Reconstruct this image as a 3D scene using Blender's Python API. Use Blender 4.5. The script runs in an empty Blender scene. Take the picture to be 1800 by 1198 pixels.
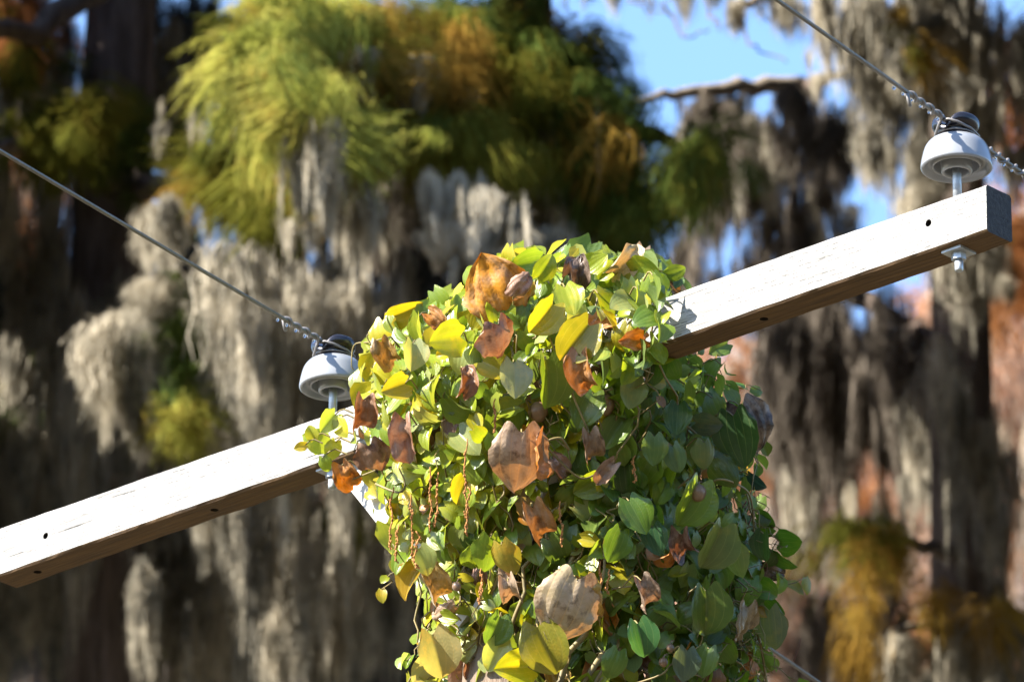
import bpy, bmesh, math, random
import numpy as np
from mathutils import Vector, Matrix, Euler, noise

sc = bpy.context.scene
col = sc.collection
R = math.radians

# ------------------------------------------------------------------ camera
CAMZ = 1.6
ELEV = R(23.3)
CAM = Vector((0, 0, CAMZ))
FWD = Vector((0, math.cos(ELEV), math.sin(ELEV)))
UPV = Vector((0, -math.sin(ELEV), math.cos(ELEV)))
RGT = Vector((1, 0, 0))
FPX = 15000.0                      # 300 mm lens on a 36 mm sensor, in photo pixels

cd = bpy.data.cameras.new('camera')
cam = bpy.data.objects.new('camera', cd)
cam.location = CAM
cam.rotation_euler = (R(90) + ELEV, 0, 0)
cd.lens = 300
cd.sensor_width = 36
cd.clip_start = 0.5
cd.clip_end = 3000
cd.dof.use_dof = True
cd.dof.focus_distance = 19.05
cd.dof.aperture_fstop = 9.0
cd.dof.aperture_blades = 9
col.objects.link(cam)
sc.camera = cam

# ------------------------------------------------------------------ light
SUN_EL = R(38)
SUN_AZ = R(243)                    # compass from +Y, clockwise: behind the camera, to the left
SUN = Vector((math.sin(SUN_AZ) * math.cos(SUN_EL), math.cos(SUN_AZ) * math.cos(SUN_EL), math.sin(SUN_EL)))
world = bpy.data.worlds.new('World')
sc.world = world
world.use_nodes = True
wn = world.node_tree.nodes
sky = wn.new('ShaderNodeTexSky')
sky.sky_type = 'NISHITA'
sky.sun_disc = False
sky.sun_elevation = SUN_EL
sky.sun_rotation = SUN_AZ
sky.air_density = 1.0
sky.dust_density = 0.7
sky.ozone_density = 5.0
bg = wn['Background']
bg.inputs['Strength'].default_value = 0.108
world.node_tree.links.new(sky.outputs[0], bg.inputs[0])
sl = bpy.data.lights.new('sun', 'SUN')
sl.energy = 5.0
sl.angle = R(0.5)
sl.color = (1.0, 0.93, 0.82)
so = bpy.data.objects.new('sun', sl)
so.rotation_euler = (-SUN).to_track_quat('-Z', 'Y').to_euler()
so.location = (-30, -20, 40)
col.objects.link(so)
sc.view_settings.view_transform = 'Standard'
sc.view_settings.look = 'None'
sc.view_settings.exposure = 2.12
sc.view_settings.gamma = 1
sc.view_settings.use_curve_mapping = False
sc.cycles.max_bounces = 6
sc.cycles.transparent_max_bounces = 6

ZV0 = Vector((0, 0, 1))
rng = random.Random(11)
nr = np.random.default_rng(5)


def at(px, py, D):
    return CAM + (FWD + RGT * ((px - 900) / FPX) + UPV * ((599 - py) / FPX)) * D


def proj(P):
    v = P - CAM
    D = v.dot(FWD)
    return 900 + FPX * v.dot(RGT) / D, 599 - FPX * v.dot(UPV) / D, D


# ------------------------------------------------------------------ object helpers
def tag(o, label=None, cat=None, group=None, kind=None):
    if label: o['label'] = label
    if cat: o['category'] = cat
    if group: o['group'] = group
    if kind: o['kind'] = kind
    return o


def empty(name, loc, label, cat, group=None):
    o = bpy.data.objects.new(name, None)
    o.location = loc
    o.empty_display_size = 0.2
    col.objects.link(o)
    return tag(o, label, cat, group)


def link(name, me, parent=None, mat=None, M=None):
    o = bpy.data.objects.new(name, me)
    if mat and not me.materials:
        me.materials.append(mat)
    col.objects.link(o)
    if M is not None:
        o.matrix_world = M
    if parent is not None:
        o.parent = parent
        o.matrix_parent_inverse = Matrix.Translation(-parent.location)
    return o


class Geo:
    """vertex and face lists of one mesh"""
    def __init__(s):
        s.v, s.f = [], []

    def add(s, vs, fs):
        b = len(s.v)
        s.v.extend(vs)
        s.f.extend([tuple(i + b for i in f) for f in fs])

    def ribbon(s, pts, ws, dirs):
        b = len(s.v)
        for p, w, d in zip(pts, ws, dirs):
            s.v.append(tuple(p - d * (w / 2)))
            s.v.append(tuple(p + d * (w / 2)))
        for i in range(len(pts) - 1):
            s.f.append((b + 2 * i, b + 2 * i + 1, b + 2 * i + 3, b + 2 * i + 2))

    def tube(s, pts, rads, n=6, cap=True):
        pts = [Vector(p) for p in pts]
        b = len(s.v)
        prev = None
        for i, p in enumerate(pts):
            t = (pts[min(i + 1, len(pts) - 1)] - pts[max(i - 1, 0)])
            if t.length < 1e-9: t = Vector((0, 0, 1))
            t.normalize()
            if prev is None:
                a = t.orthogonal().normalized()
            else:
                a = prev - t * prev.dot(t)
                a = a.normalized() if a.length > 1e-6 else t.orthogonal().normalized()
            prev = a
            c = t.cross(a)
            r = rads[i] if hasattr(rads, '__len__') else rads
            for k in range(n):
                an = 2 * math.pi * k / n
                s.v.append(tuple(p + a * (math.cos(an) * r) + c * (math.sin(an) * r)))
        for i in range(len(pts) - 1):
            for k in range(n):
                k2 = (k + 1) % n
                s.f.append((b + i * n + k, b + i * n + k2, b + (i + 1) * n + k2, b + (i + 1) * n + k))
        if cap:
            s.f.append(tuple(b + k for k in reversed(range(n))))
            e = b + (len(pts) - 1) * n
            s.f.append(tuple(e + k for k in range(n)))

    def ball(s, c, r, nu=8, nv=6, sz=1.0):
        vs, fs = [], []
        for j in range(nv + 1):
            th = math.pi * j / nv
            for i in range(nu):
                ph = 2 * math.pi * i / nu
                vs.append((c[0] + r * math.sin(th) * math.cos(ph), c[1] + r * math.sin(th) * math.sin(ph), c[2] + r * sz * math.cos(th)))
        for j in range(nv):
            for i in range(nu):
                i2 = (i + 1) % nu
                fs.append((j * nu + i, (j + 1) * nu + i, (j + 1) * nu + i2, j * nu + i2))
        s.add(vs, fs)

    def mesh(s, name, mat=None, smooth=True):
        me = bpy.data.meshes.new(name)
        me.from_pydata(s.v, [], s.f)
        if smooth:
            me.polygons.foreach_set('use_smooth', [True] * len(me.polygons))
        if mat: me.materials.append(mat)
        me.update()
        return me


# ------------------------------------------------------------------ materials
class NT:
    def __init__(s, name):
        s.m = bpy.data.materials.new(name)
        s.m.use_nodes = True
        s.t = s.m.node_tree
        s.b = s.t.nodes['Principled BSDF']
        s.out = s.t.nodes['Material Output']

    def n(s, typ, **kw):
        nd = s.t.nodes.new('ShaderNode' + typ)
        for k, v in kw.items():
            if k.startswith('i_'):
                nd.inputs[k[2:].replace('_', ' ')].default_value = v
            else:
                setattr(nd, k, v)
        return nd

    def l(s, a, b):
        s.t.links.new(a, b)

    def math(s, op, a, b=None, c=None):
        nd = s.n('Math', operation=op)
        for i, x in enumerate((a, b, c)):
            if x is None: continue
            if isinstance(x, (int, float)): nd.inputs[i].default_value = x
            else: s.l(x, nd.inputs[i])
        return nd.outputs[0]

    def mix(s, fac, a, b, blend='MIX'):
        nd = s.n('Mix', data_type='RGBA', blend_type=blend)
        for sock, x in ((nd.inputs[0], fac), (nd.inputs[6], a), (nd.inputs[7], b)):
            if isinstance(x, (int, float)): sock.default_value = x
            elif isinstance(x, tuple): sock.default_value = (*x, 1) if len(x) == 3 else x
            else: s.l(x, sock)
        return nd.outputs[2]

    def ramp(s, fac, stops):
        nd = s.n('ValToRGB')
        els = nd.color_ramp.elements
        while len(els) < len(stops): els.new(0.5)
        for e, (p, c) in zip(els, stops):
            e.position = p
            e.color = (*c, 1) if len(c) == 3 else c
        s.l(fac, nd.inputs[0])
        return nd.outputs[0]

    def noise(s, vec, scale, detail=4, rough=0.55):
        nd = s.n('TexNoise')
        nd.inputs['Scale'].default_value = scale
        nd.inputs['Detail'].default_value = detail
        nd.inputs['Roughness'].default_value = rough
        if vec is not None: s.l(vec, nd.inputs['Vector'])
        return nd.outputs[0]

    def mapv(s, vec, scale):
        nd = s.n('Mapping')
        nd.inputs['Scale'].default_value = scale
        s.l(vec, nd.inputs['Vector'])
        return nd.outputs[0]

    def bump(s, h, strength, dist):
        nd = s.n('Bump')
        nd.inputs['Strength'].default_value = strength
        nd.inputs['Distance'].default_value = dist
        s.l(h, nd.inputs['Height'])
        s.l(nd.outputs[0], s.b.inputs['Normal'])
        return nd.outputs[0]


def sheer(N, colour, trans_col, fac, rough=0.9):
    """thin plant matter: light passes through it"""
    N.l(colour, N.b.inputs['Base Color'])
    N.b.inputs['Roughness'].default_value = rough
    tr = N.n('BsdfTranslucent')
    N.l(trans_col, tr.inputs[0])
    mx = N.n('MixShader')
    mx.inputs[0].default_value = fac
    N.l(N.b.outputs[0], mx.inputs[1])
    N.l(tr.outputs[0], mx.inputs[2])
    N.l(mx.outputs[0], N.out.inputs['Surface'])
    return mx


def mat_strands(name, stops, fac, spread):
    """many fine strands: one hue per clump plus patchiness inside it"""
    N = NT(name)
    oi = N.n('ObjectInfo')
    geo = N.n('NewGeometry')
    rn = N.math('FRACT', N.math('ADD', oi.outputs['Random'], N.n('Attribute', attribute_name='rnd').outputs['Fac']))
    f = N.math('MULTIPLY', rn, 1.0 - spread)
    nz = N.noise(geo.outputs['Position'], 13.0 if 'needle' in name else 7.0, 4, .65)
    f = N.math('ADD', f, N.math('MULTIPLY', N.math('SUBTRACT', nz, 0.28), spread * 2.4))
    c = N.ramp(f, stops)
    sheer(N, c, c, fac)
    N.b.inputs['Specular IOR Level'].default_value = 0.15
    return N.m


M = {}
M['moss'] = mat_strands('spanish_moss', [(0, (.07, .066, .055)), (.35, (.235, .22, .18)), (.65, (.50, .455, .365)), (1, (.66, .605, .495))], .25, .62)
M['moss_brown'] = mat_strands('brown_moss', [(0, (.05, .043, .036)), (.5, (.15, .128, .105)), (1, (.31, .265, .22))], .2, .6)
M['moss_dark'] = mat_strands('dark_moss', [(0, (.028, .031, .031)), (.5, (.09, .094, .09)), (1, (.21, .21, .195))], .2, .6)  # darker, cooler copy of the moss with shade painted in
M['moss_far'] = mat_strands('far_moss', [(0, (.30, .22, .15)), (.5, (.44, .36, .27)), (1, (.55, .46, .36))], .3, .5)  # paleness of haze and strong sun painted into the moss colour
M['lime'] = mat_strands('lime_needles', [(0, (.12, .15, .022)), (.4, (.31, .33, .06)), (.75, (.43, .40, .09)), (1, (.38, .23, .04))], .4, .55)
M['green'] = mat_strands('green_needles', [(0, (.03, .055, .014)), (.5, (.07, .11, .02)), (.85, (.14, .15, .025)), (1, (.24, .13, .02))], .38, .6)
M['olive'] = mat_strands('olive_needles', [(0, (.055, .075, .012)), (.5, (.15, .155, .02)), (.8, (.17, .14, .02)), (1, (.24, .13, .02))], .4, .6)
M['rust'] = mat_strands('rust_needles', [(0, (.26, .10, .03)), (.5, (.36, .15, .05)), (1, (.42, .23, .11))], .4, .5)
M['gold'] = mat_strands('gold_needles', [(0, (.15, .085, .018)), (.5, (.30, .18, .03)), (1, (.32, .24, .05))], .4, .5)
M['pink'] = mat_strands('far_rust_needles', [(0, (.38, .14, .06)), (.35, (.46, .24, .14)), (.65, (.44, .34, .27)), (1, (.50, .43, .37))], .4, .6)  # rust needles, paled in colour for the hazy distance


def mat_bark(name, c0, c1):
    N = NT(name)
    tc = N.n('TexCoord')
    v = N.mapv(tc.outputs['Object'], (9, 9, 1.3))
    nz = N.noise(v, 2.2, 6, .65)
    N.l(N.ramp(nz, [(.3, c0), (.7, c1)]), N.b.inputs['Base Color'])
    N.b.inputs['Roughness'].default_value = .95
    N.bump(nz, .9, .03)
    return N.m


M['bark'] = mat_bark('cypress_bark', (.05, .036, .028), (.22, .165, .14))
M['bark_pale'] = mat_bark('pale_limb_bark', (.16, .13, .10), (.40, .34, .27))


def mat_ground():
    N = NT('swamp_floor')
    tc = N.n('TexCoord')
    a = N.noise(tc.outputs['Object'], .15, 8)
    N.l(N.ramp(a, [(.3, (.05, .04, .025)), (.55, (.10, .08, .045)), (.75, (.07, .085, .03))]), N.b.inputs['Base Color'])
    N.b.inputs['Roughness'].default_value = .95
    N.bump(N.noise(tc.outputs['Object'], 6, 6), .6, .05)
    return N.m


# ------------------------------------------------------------------ the ground
bm = bmesh.new()
bmesh.ops.create_grid(bm, x_segments=60, y_segments=60, size=900)
for v in bm.verts:
    v.co.z = 0.25 * noise.noise(Vector((v.co.x * .02, v.co.y * .02, 0)))
gm = bpy.data.meshes.new('ground')
bm.to_mesh(gm); bm.free()
gm.materials.append(mat_ground())
tag(link('ground', gm), 'brown leaf littered ground below the moss hung trees', kind='structure')


# ------------------------------------------------------------------ plant prototypes
def moss_proto(seed, w, L, n, shag, sw=.010):
    """a hanging beard of Spanish moss, top at the origin"""
    r = random.Random(seed)
    g = Geo()
    sub = [(r.gauss(0, .30) * w, r.uniform(.55, 1.0), r.uniform(-.12, .12) * L) for _ in range(5)]
    for i in range(n):
        cx, cl, ct = r.choice(sub)
        x0 = cx * .8 + r.gauss(0, .16) * w
        y0 = r.gauss(0, .17) * w
        edge = min(1.0, math.hypot(x0, y0) / (.5 * w))
        # most strands start in the matted top, the rest lower down inside the clump
        z0 = -(.10 * L * edge * edge) - abs(r.gauss(0, .07)) * L
        if r.random() < .35: z0 -= r.random() * .45 * L * (1 - edge)
        l = (L + z0) * cl * (r.random() ** .4) * (1 - .25 * edge)
        l = max(l, .08 * L)
        k = max(4, int(l / .10))
        ph, am = r.uniform(0, 6.3), r.uniform(.002, .010) * (1 + 2 * shag)
        ph2 = r.uniform(0, 6.3)
        pull = r.uniform(.2, .75)
        pts, ws, ds = [], [], []
        an = r.uniform(0, 6.3)
        tw = r.uniform(-.8, .8)
        w0 = sw * r.uniform(.6, 1.5)
        for j in range(k + 1):
            t = j / k
            z = z0 - l * t
            d_ = min(1.0, -z / (.22 * L))
            gather = .7 + .3 * d_
            x = (x0 + (cx - x0) * pull * t) * gather + am * math.sin(ph + z * 19) + shag * .03 * math.sin(ph2 + z * 41)
            y = y0 * (1 - pull * t) * gather + am * math.cos(ph2 + z * 23)
            pts.append(Vector((x, y, z)))
            ws.append(w0 * (1 - .75 * t * t) * min(1, .25 + 3 * t) * r.uniform(.6, 1.3))
            a = an + tw * j
            ds.append(Vector((math.cos(a), math.sin(a), .25 * math.sin(a * 2))))
        g.ribbon(pts, ws, ds)
        # curls of shorter growth beside the strand
        for _ in range(2):
            q = pts[r.randrange(len(pts) - 1)]
            a = r.uniform(0, 6.3)
            o = Vector((math.cos(a), math.sin(a), r.uniform(-.9, .4)))
            e = r.uniform(.025, .075)
            pp = [q, q + o * e * .6 + Vector((0, 0, -.01)), q + o * e + Vector((0, 0, -.05 * r.random()))]
            d = Vector((-math.sin(a), math.cos(a), 0))
            g.ribbon(pp, [sw * .7, sw * .7, sw * .3], [d, d, d])
    return g


def spray_proto(seed, L, n, spread, lw=.011):
    """a hanging spray of weeping cypress twigs, top at the origin"""
    r = random.Random(seed)
    g = Geo()
    for i in range(n):
        a = r.uniform(0, 6.3)
        h = r.random() ** .7
        o = Vector((math.cos(a), math.sin(a), 0))
        st = o * (spread * .7 * r.random()) + Vector((0, 0, -.5 * L * r.random() ** .7))
        l = L * r.uniform(.35, .8)
        k = 5
        pts, ws, ds = [], [], []
        side = Vector((-o.y, o.x, r.uniform(-.5, .5))).normalized()
        if r.random() < .5: side = (side + o * r.uniform(-1, 1)).normalized()
        for j in range(k + 1):
            t = j / k
            p = st + o * (spread * h * (1 - (1 - t) ** 2)) + Vector((0, 0, l * (.12 * math.sin(t * 3.0) - t ** 1.5)))
            p += Vector((r.gauss(0, .006), r.gauss(0, .006), 0))
            pts.append(p)
            ws.append(lw * (.35 + 1.1 * math.sin(math.pi * min(1, t * .85 + .12))) * r.uniform(.7, 1.25))
            ds.append(side)
        ws[-1] *= .2
        g.ribbon(pts, ws, ds)
        for _ in range(3):
            q = pts[r.randrange(1, k)]
            a2 = r.uniform(0, 6.3)
            oo = Vector((math.cos(a2), math.sin(a2), -r.uniform(.4, 1.4))).normalized()
            e = r.uniform(.05, .11)
            d = Vector((-math.sin(a2), math.cos(a2), 0))
            g.ribbon([q, q + oo * e * .5, q + oo * e + Vector((0, 0, -.02))], [lw * .5, lw * .8, lw * .2], [d, d, d])
    return g


GEO = {}
for i in range(5): GEO['long', i] = moss_proto(100 + i, .25, 1.25, 190, .08, .0065)
for i in range(4): GEO['shag', i] = moss_proto(200 + i, .32, .70, 190, .4, .0065)
for i in range(3): GEO['wisp', i] = moss_proto(300 + i, .07, 1.1, 48, .1, .0058)
for i in range(4): GEO['droop', i] = spray_proto(400 + i, .46, 70, .20, .0072)
for i in range(3): GEO['flat', i] = spray_proto(500 + i, .30, 70, .27, .0072)
NPROTO = dict(long=5, shag=4, wisp=3, droop=4, flat=3)
_pm = {}


def pmesh(kind, i, mat):
    key = (kind, i, mat)
    if key not in _pm:
        _pm[key] = GEO[kind, i].mesh(mat + '_' + kind, M[mat])
    return _pm[key]


COUNT, SPILL = {}, {}


def hang(tree, name, kind, mat, P, sx, sz, tilt=.06):
    i = rng.randrange(NPROTO[kind])
    mw = Matrix.Translation(P) @ Euler((rng.gauss(0, tilt), rng.gauss(0, tilt), rng.uniform(0, 6.3))).to_matrix().to_4x4() @ Matrix.Diagonal((sx, sx, sz, 1))
    COUNT[tree.name, name] = COUNT.get((tree.name, name), 0) + 1
    if COUNT[tree.name, name] > 295:
        SPILL.setdefault((tree.name, name), []).append((kind, i, mat, mw))
        return None
    return link(name, pmesh(kind, i, mat), tree, None, mw)


def spill_over():
    """what is past counting on one tree becomes one part of it"""
    for (tn, name), rows in SPILL.items():
        mats = sorted({r[2] for r in rows})
        vs, fs, mi, rd, base = [], [], [], [], 0
        for kind, i, mat, mw in rows:
            g = GEO[kind, i]
            v = np.array(g.v); f = np.array(g.f)
            mm = np.array(mw)
            vs.append(v @ mm[:3, :3].T + mm[:3, 3]); fs.append(f + base)
            mi.append(np.full(len(f), mats.index(mat))); rd.append(np.full(len(v), rng.random()))
            base += len(v)
        v = np.concatenate(vs); f = np.concatenate(fs); mi = np.concatenate(mi); rd = np.concatenate(rd)
        me = bpy.data.meshes.new(name)
        me.vertices.add(len(v)); me.vertices.foreach_set('co', v.astype(np.float32).ravel())
        me.loops.add(f.size); me.loops.foreach_set('vertex_index', f.astype(np.int32).ravel())
        me.polygons.add(len(f))
        me.polygons.foreach_set('loop_start', np.arange(0, f.size, 4, dtype=np.int32))
        me.polygons.foreach_set('material_index', mi.astype(np.int32))
        me.polygons.foreach_set('use_smooth', np.ones(len(f), dtype=bool))
        at_ = me.attributes.new('rnd', 'FLOAT', 'POINT'); at_.data.foreach_set('value', rd.astype(np.float32))
        for m in mats: me.materials.append(M[m])
        me.update(calc_edges=True)
        tag(link(name + '_mass', me, bpy.data.objects[tn]), kind='stuff')


open_sky = []                      # points kept sunlit, no added clump may shade them


def curtain(tree, cx, ytop, w, h, D, n, mat='moss', kinds=('long', 'long', 'shag', 'wisp', 'wisp', 'wisp'), jt=.35, dj=.45, lit=0):
    """beards hanging in a swag; sizes are given in photo pixels at distance D"""
    for _ in range(int(n * 1.3 + .5)):
        px = cx + rng.uniform(-.5, .5) * w
        py = ytop + abs(rng.gauss(0, jt)) * h
        py = min(py, ytop + .75 * h)
        d = D + rng.gauss(0, dj)
        k = rng.choice(kinds)
        base = {'long': 1.2, 'shag': .66, 'wisp': 1.0}[k]
        hh = (ytop + h - py) * rng.uniform(.7, 1.15) * d / FPX
        hh = max(hh, .25)
        sz = min(hh / base, 2.4)
        sx = rng.uniform(.75, 1.25) * (min(1.05, max(.55, sz)))
        P = at(px, py, d)
        hang(tree, 'moss_beard', k, mat, P, sx, sz)
        if rng.random() < lit:
            ln = base * sz
            open_sky.extend([P + Vector((0, 0, -f * ln)) for f in np.arange(.05, .9, max(.12, .16 / ln))])


def foliage(tree, cx, cy, w, h, D, n, mat, kinds=('droop', 'droop', 'droop', 'flat'), s=1.0, dj=.3, lit=None):
    if lit is None: lit = {'lime': .8, 'green': .3, 'olive': .45, 'gold': .8, 'rust': .9}.get(mat, 0)
    for _ in range(int(n * (1.7 if mat == 'green' else 2.3))):
        px = cx + rng.gauss(0, .27) * w
        py = cy + rng.gauss(0, .27) * h
        d = D + rng.gauss(0, dj)
        sz = .54 * s * rng.choice((rng.uniform(.4, .8), rng.uniform(.6, 1.5)))
        m = mat if mat == 'gold' or rng.random() < .87 else 'olive' if mat == 'green' else rng.choice(('olive', 'olive', 'gold', 'green'))
        P = at(px, py - 45 * s, d)
        hang(tree, 'foliage_spray', rng.choice(kinds), m, P, sz * .9, sz * 1.25, .45)
        if rng.random() < lit: open_sky.extend([P - ZV0 * (.1 * sz), P - ZV0 * (.35 * sz)])


def limb(tree, pts, rads, name='branch', mat='bark', n=8):
    """pts as (px, py, D)"""
    P = [at(*p) for p in pts]
    Q, r2 = [], []
    for i in range(len(P) - 1):
        for k in range(5):
            t = k / 5
            q = P[i].lerp(P[i + 1], t)
            wob = .035 * (1 if 0 < i + t else 0)
            Q.append(q + Vector((rng.gauss(0, wob * .4), rng.gauss(0, wob * .4), rng.gauss(0, wob * .4))))
            r2.append(rads[i] * (1 - t) + rads[i + 1] * t)
    Q.append(P[-1]); r2.append(rads[-1])
    g = Geo(); g.tube(Q, r2, n)
    return link(name, g.mesh(name, M[mat]), tree)


def trunk(tree, base, top, r0, r1, mat='bark', lean=.25):
    n = 26
    Q, rr = [], []
    for i in range(n + 1):
        t = i / n
        q = base.lerp(top, t)
        q = q + Vector((lean * noise.noise(Vector((t * 3, base.x, 1))), lean * noise.noise(Vector((t * 3, base.x, 9))), 0))
        Q.append(q)
        rr.append((r0 * (1 - t) + r1 * t) + .9 * r0 * math.exp(-t * 9))
    g = Geo(); g.tube(Q, rr, 20)
    for i, v in enumerate(g.v):
        v = Vector(v)
        k = noise.noise(Vector((v.x * 5, v.y * 5, v.z * .35)))
        c = Q[min(i // 20, n)]
        o = Vector((v.x - c.x, v.y - c.y, 0))
        g.v[i] = tuple(v + o * (.22 * k))
    return link('trunk', g.mesh('trunk', M[mat]), tree)


def tree_at(px, D, label, group, r0=.36, r1=.22, top=26, mat='bark', name='bald_cypress'):
    p = at(px, 599, D)
    b = Vector((p.x, p.y, -.3))
    t = empty(name, b, label, 'tree', group)
    trunk(t, b, Vector((p.x + rng.uniform(-.1, .1), p.y, top)), r0, r1, mat)
    return t


G_NEAR = 'cypress trees hung with moss'
G_FAR = 'rusty cypress trees far behind'

# --- the dark tree on the left
TL = tree_at(200, 46, 'tall shaded cypress with dark trunk and grey moss curtains left of the green boughs', G_NEAR, .34, .17)
limb(TL, [(200, -40, 46), (60, 60, 45), (-160, 40, 44)], [.09, .06, .03])
limb(TL, [(200, 330, 46), (330, 330, 45), (470, 300, 44.5), (560, 330, 44)], [.08, .06, .04, .02])
limb(TL, [(200, 260, 46), (90, 240, 45), (-40, 280, 44)], [.08, .05, .03])
limb(TL, [(200, 560, 46), (270, 500, 45), (360, 470, 44.5)], [.07, .04, .02])
for a in [(20, 330, 200, 900, 45.5, 16), (130, 420, 200, 800, 45.0, 16), (-30, 60, 120, 500, 45, 8), (70, 640, 240, 640, 45, 15),
          (190, 650, 160, 620, 46, 10), (320, 860, 220, 480, 45, 14), (90, 60, 120, 320, 46.3, 8), (310, 20, 90, 330, 46.5, 6),
          (350, 80, 120, 420, 47, 9), (260, 880, 160, 420, 46.4, 8), (440, 880, 200, 440, 45.6, 12)]:
    curtain(TL, a[0], a[1], a[2], a[3], a[4] + .8, a[5], dj=.22)
curtain(TL, 285, 330, 50, 200, 43.5, 10, 'moss', ('shag', 'long'), lit=1, dj=.12)
curtain(TL, 228, 520, 80, 320, 43.3, 20, 'moss', ('shag', 'long'), lit=1, dj=.12)
curtain(TL, 290, 480, 90, 120, 43.6, 9, 'moss', ('shag',), lit=1, dj=.12)
curtain(TL, 250, 960, 44, 280, 43.4, 6, 'moss', ('long', 'wisp'), lit=1, dj=.1)
curtain(TL, 330, 1030, 16, 200, 43.4, 4, 'moss', ('wisp',), lit=1, dj=.1)
curtain(TL, 475, 1030, 46, 210, 42.2, 7, 'moss', ('long', 'wisp'), lit=1, dj=.1)
curtain(TL, 425, 940, 14, 160, 44.2, 1, 'moss', ('wisp',), lit=1, dj=.1)
curtain(TL, 292, 160, 24, 160, 44.4, 2, 'moss', ('wisp',), lit=1, dj=.1)
curtain(TL, 348, 170, 20, 150, 44.4, 2, 'moss', ('wisp',), lit=1, dj=.1)
foliage(TL, 190, 260, 240, 200, 46, 34, 'green', lit=0)
foliage(TL, 170, 220, 60, 80, 44.8, 7, 'olive', lit=.25, s=.8)
foliage(TL, 80, 255, 120, 70, 44.8, 12, 'olive', lit=.25)
foliage(TL, 40, 120, 70, 120, 46, 9, 'olive', lit=0)
foliage(TL, 15, 60, 60, 120, 46, 10, 'rust')
foliage(TL, 430, 320, 160, 100, 44, 22, 'olive', lit=0.15)
foliage(TL, 60, 730, 150, 200, 46.3, 22, 'green', lit=0.08)
foliage(TL, 330, 640, 90, 210, 43.2, 24, 'green', ('flat', 'droop'), .8, lit=0)
foliage(TL, 325, 750, 34, 80, 42.9, 7, 'lime', lit=1)
foliage(TL, 640, 900, 60, 120, 43.6, 7, 'olive', lit=0.15)

# --- the weeping green boughs and the moss under them
TC = tree_at(905, 42.5, 'cypress with sunlit yellow green weeping boughs above long pale moss, behind the vine', G_NEAR, .30, .13)
limb(TC, [(905, 90, 42.5), (760, 60, 41), (600, 50, 40.2), (470, 40, 39.6), (390, 70, 39.3)], [.09, .07, .05, .035, .015], mat='bark')
limb(TC, [(905, 240, 42.5), (1020, 190, 41.5), (1130, 230, 41), (1270, 300, 40.6)], [.08, .06, .04, .015])
limb(TC, [(905, 330, 42.5), (760, 240, 41), (640, 230, 40.4), (520, 190, 40)], [.08, .06, .04, .02])
limb(TC, [(905, 460, 42.5), (700, 330, 42), (520, 380, 41.6), (430, 370, 41.4)], [.08, .06, .04, .02])
for a in [(545, 195, 100, 250, 38.7, 17, 1), (500, 90, 40, 170, 39.1, 3, 1), (610, 300, 90, 200, 39.6, 8, .6), (640, 270, 120, 240, 41, 10, .3), (800, 280, 140, 220, 38.9, 15, .9),
          (870, 325, 120, 190, 39.1, 11, .9), (930, 310, 160, 320, 40.6, 16, .35), (1040, 330, 120, 300, 41.4, 10, .1), (435, 410, 90, 400, 41.2, 16, .6), (500, 480, 90, 500, 41.6, 10, .12), (560, 420, 140, 640, 42.0, 16, .15),
          (680, 380, 160, 700, 42.0, 18, .15), (790, 450, 200, 600, 42.6, 14, .04), (900, 520, 260, 700, 42.6, 14, 0), (460, 720, 140, 560, 42.8, 12, .03),
          (600, 880, 220, 460, 42.4, 16, .04), (380, 560, 80, 500, 43.2, 8, 0), (1060, 500, 200, 600, 42.9, 12, 0)]:
    curtain(TC, *a[:6], lit=a[6])
curtain(TC, 720, 280, 120, 200, 41.4, 8, 'moss_brown', ('shag',))
curtain(TC, 560, 60, 160, 170, 39.3, 9, 'moss', ('wisp', 'shag'), lit=.8, dj=.2)
curtain(TC, 700, 50, 240, 220, 40.0, 14, 'moss', ('wisp', 'shag', 'long'), lit=.4, dj=.3)
curtain(TC, 1000, 130, 240, 260, 40.8, 8, 'moss', ('wisp', 'shag'), lit=.1, dj=.3)
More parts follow.
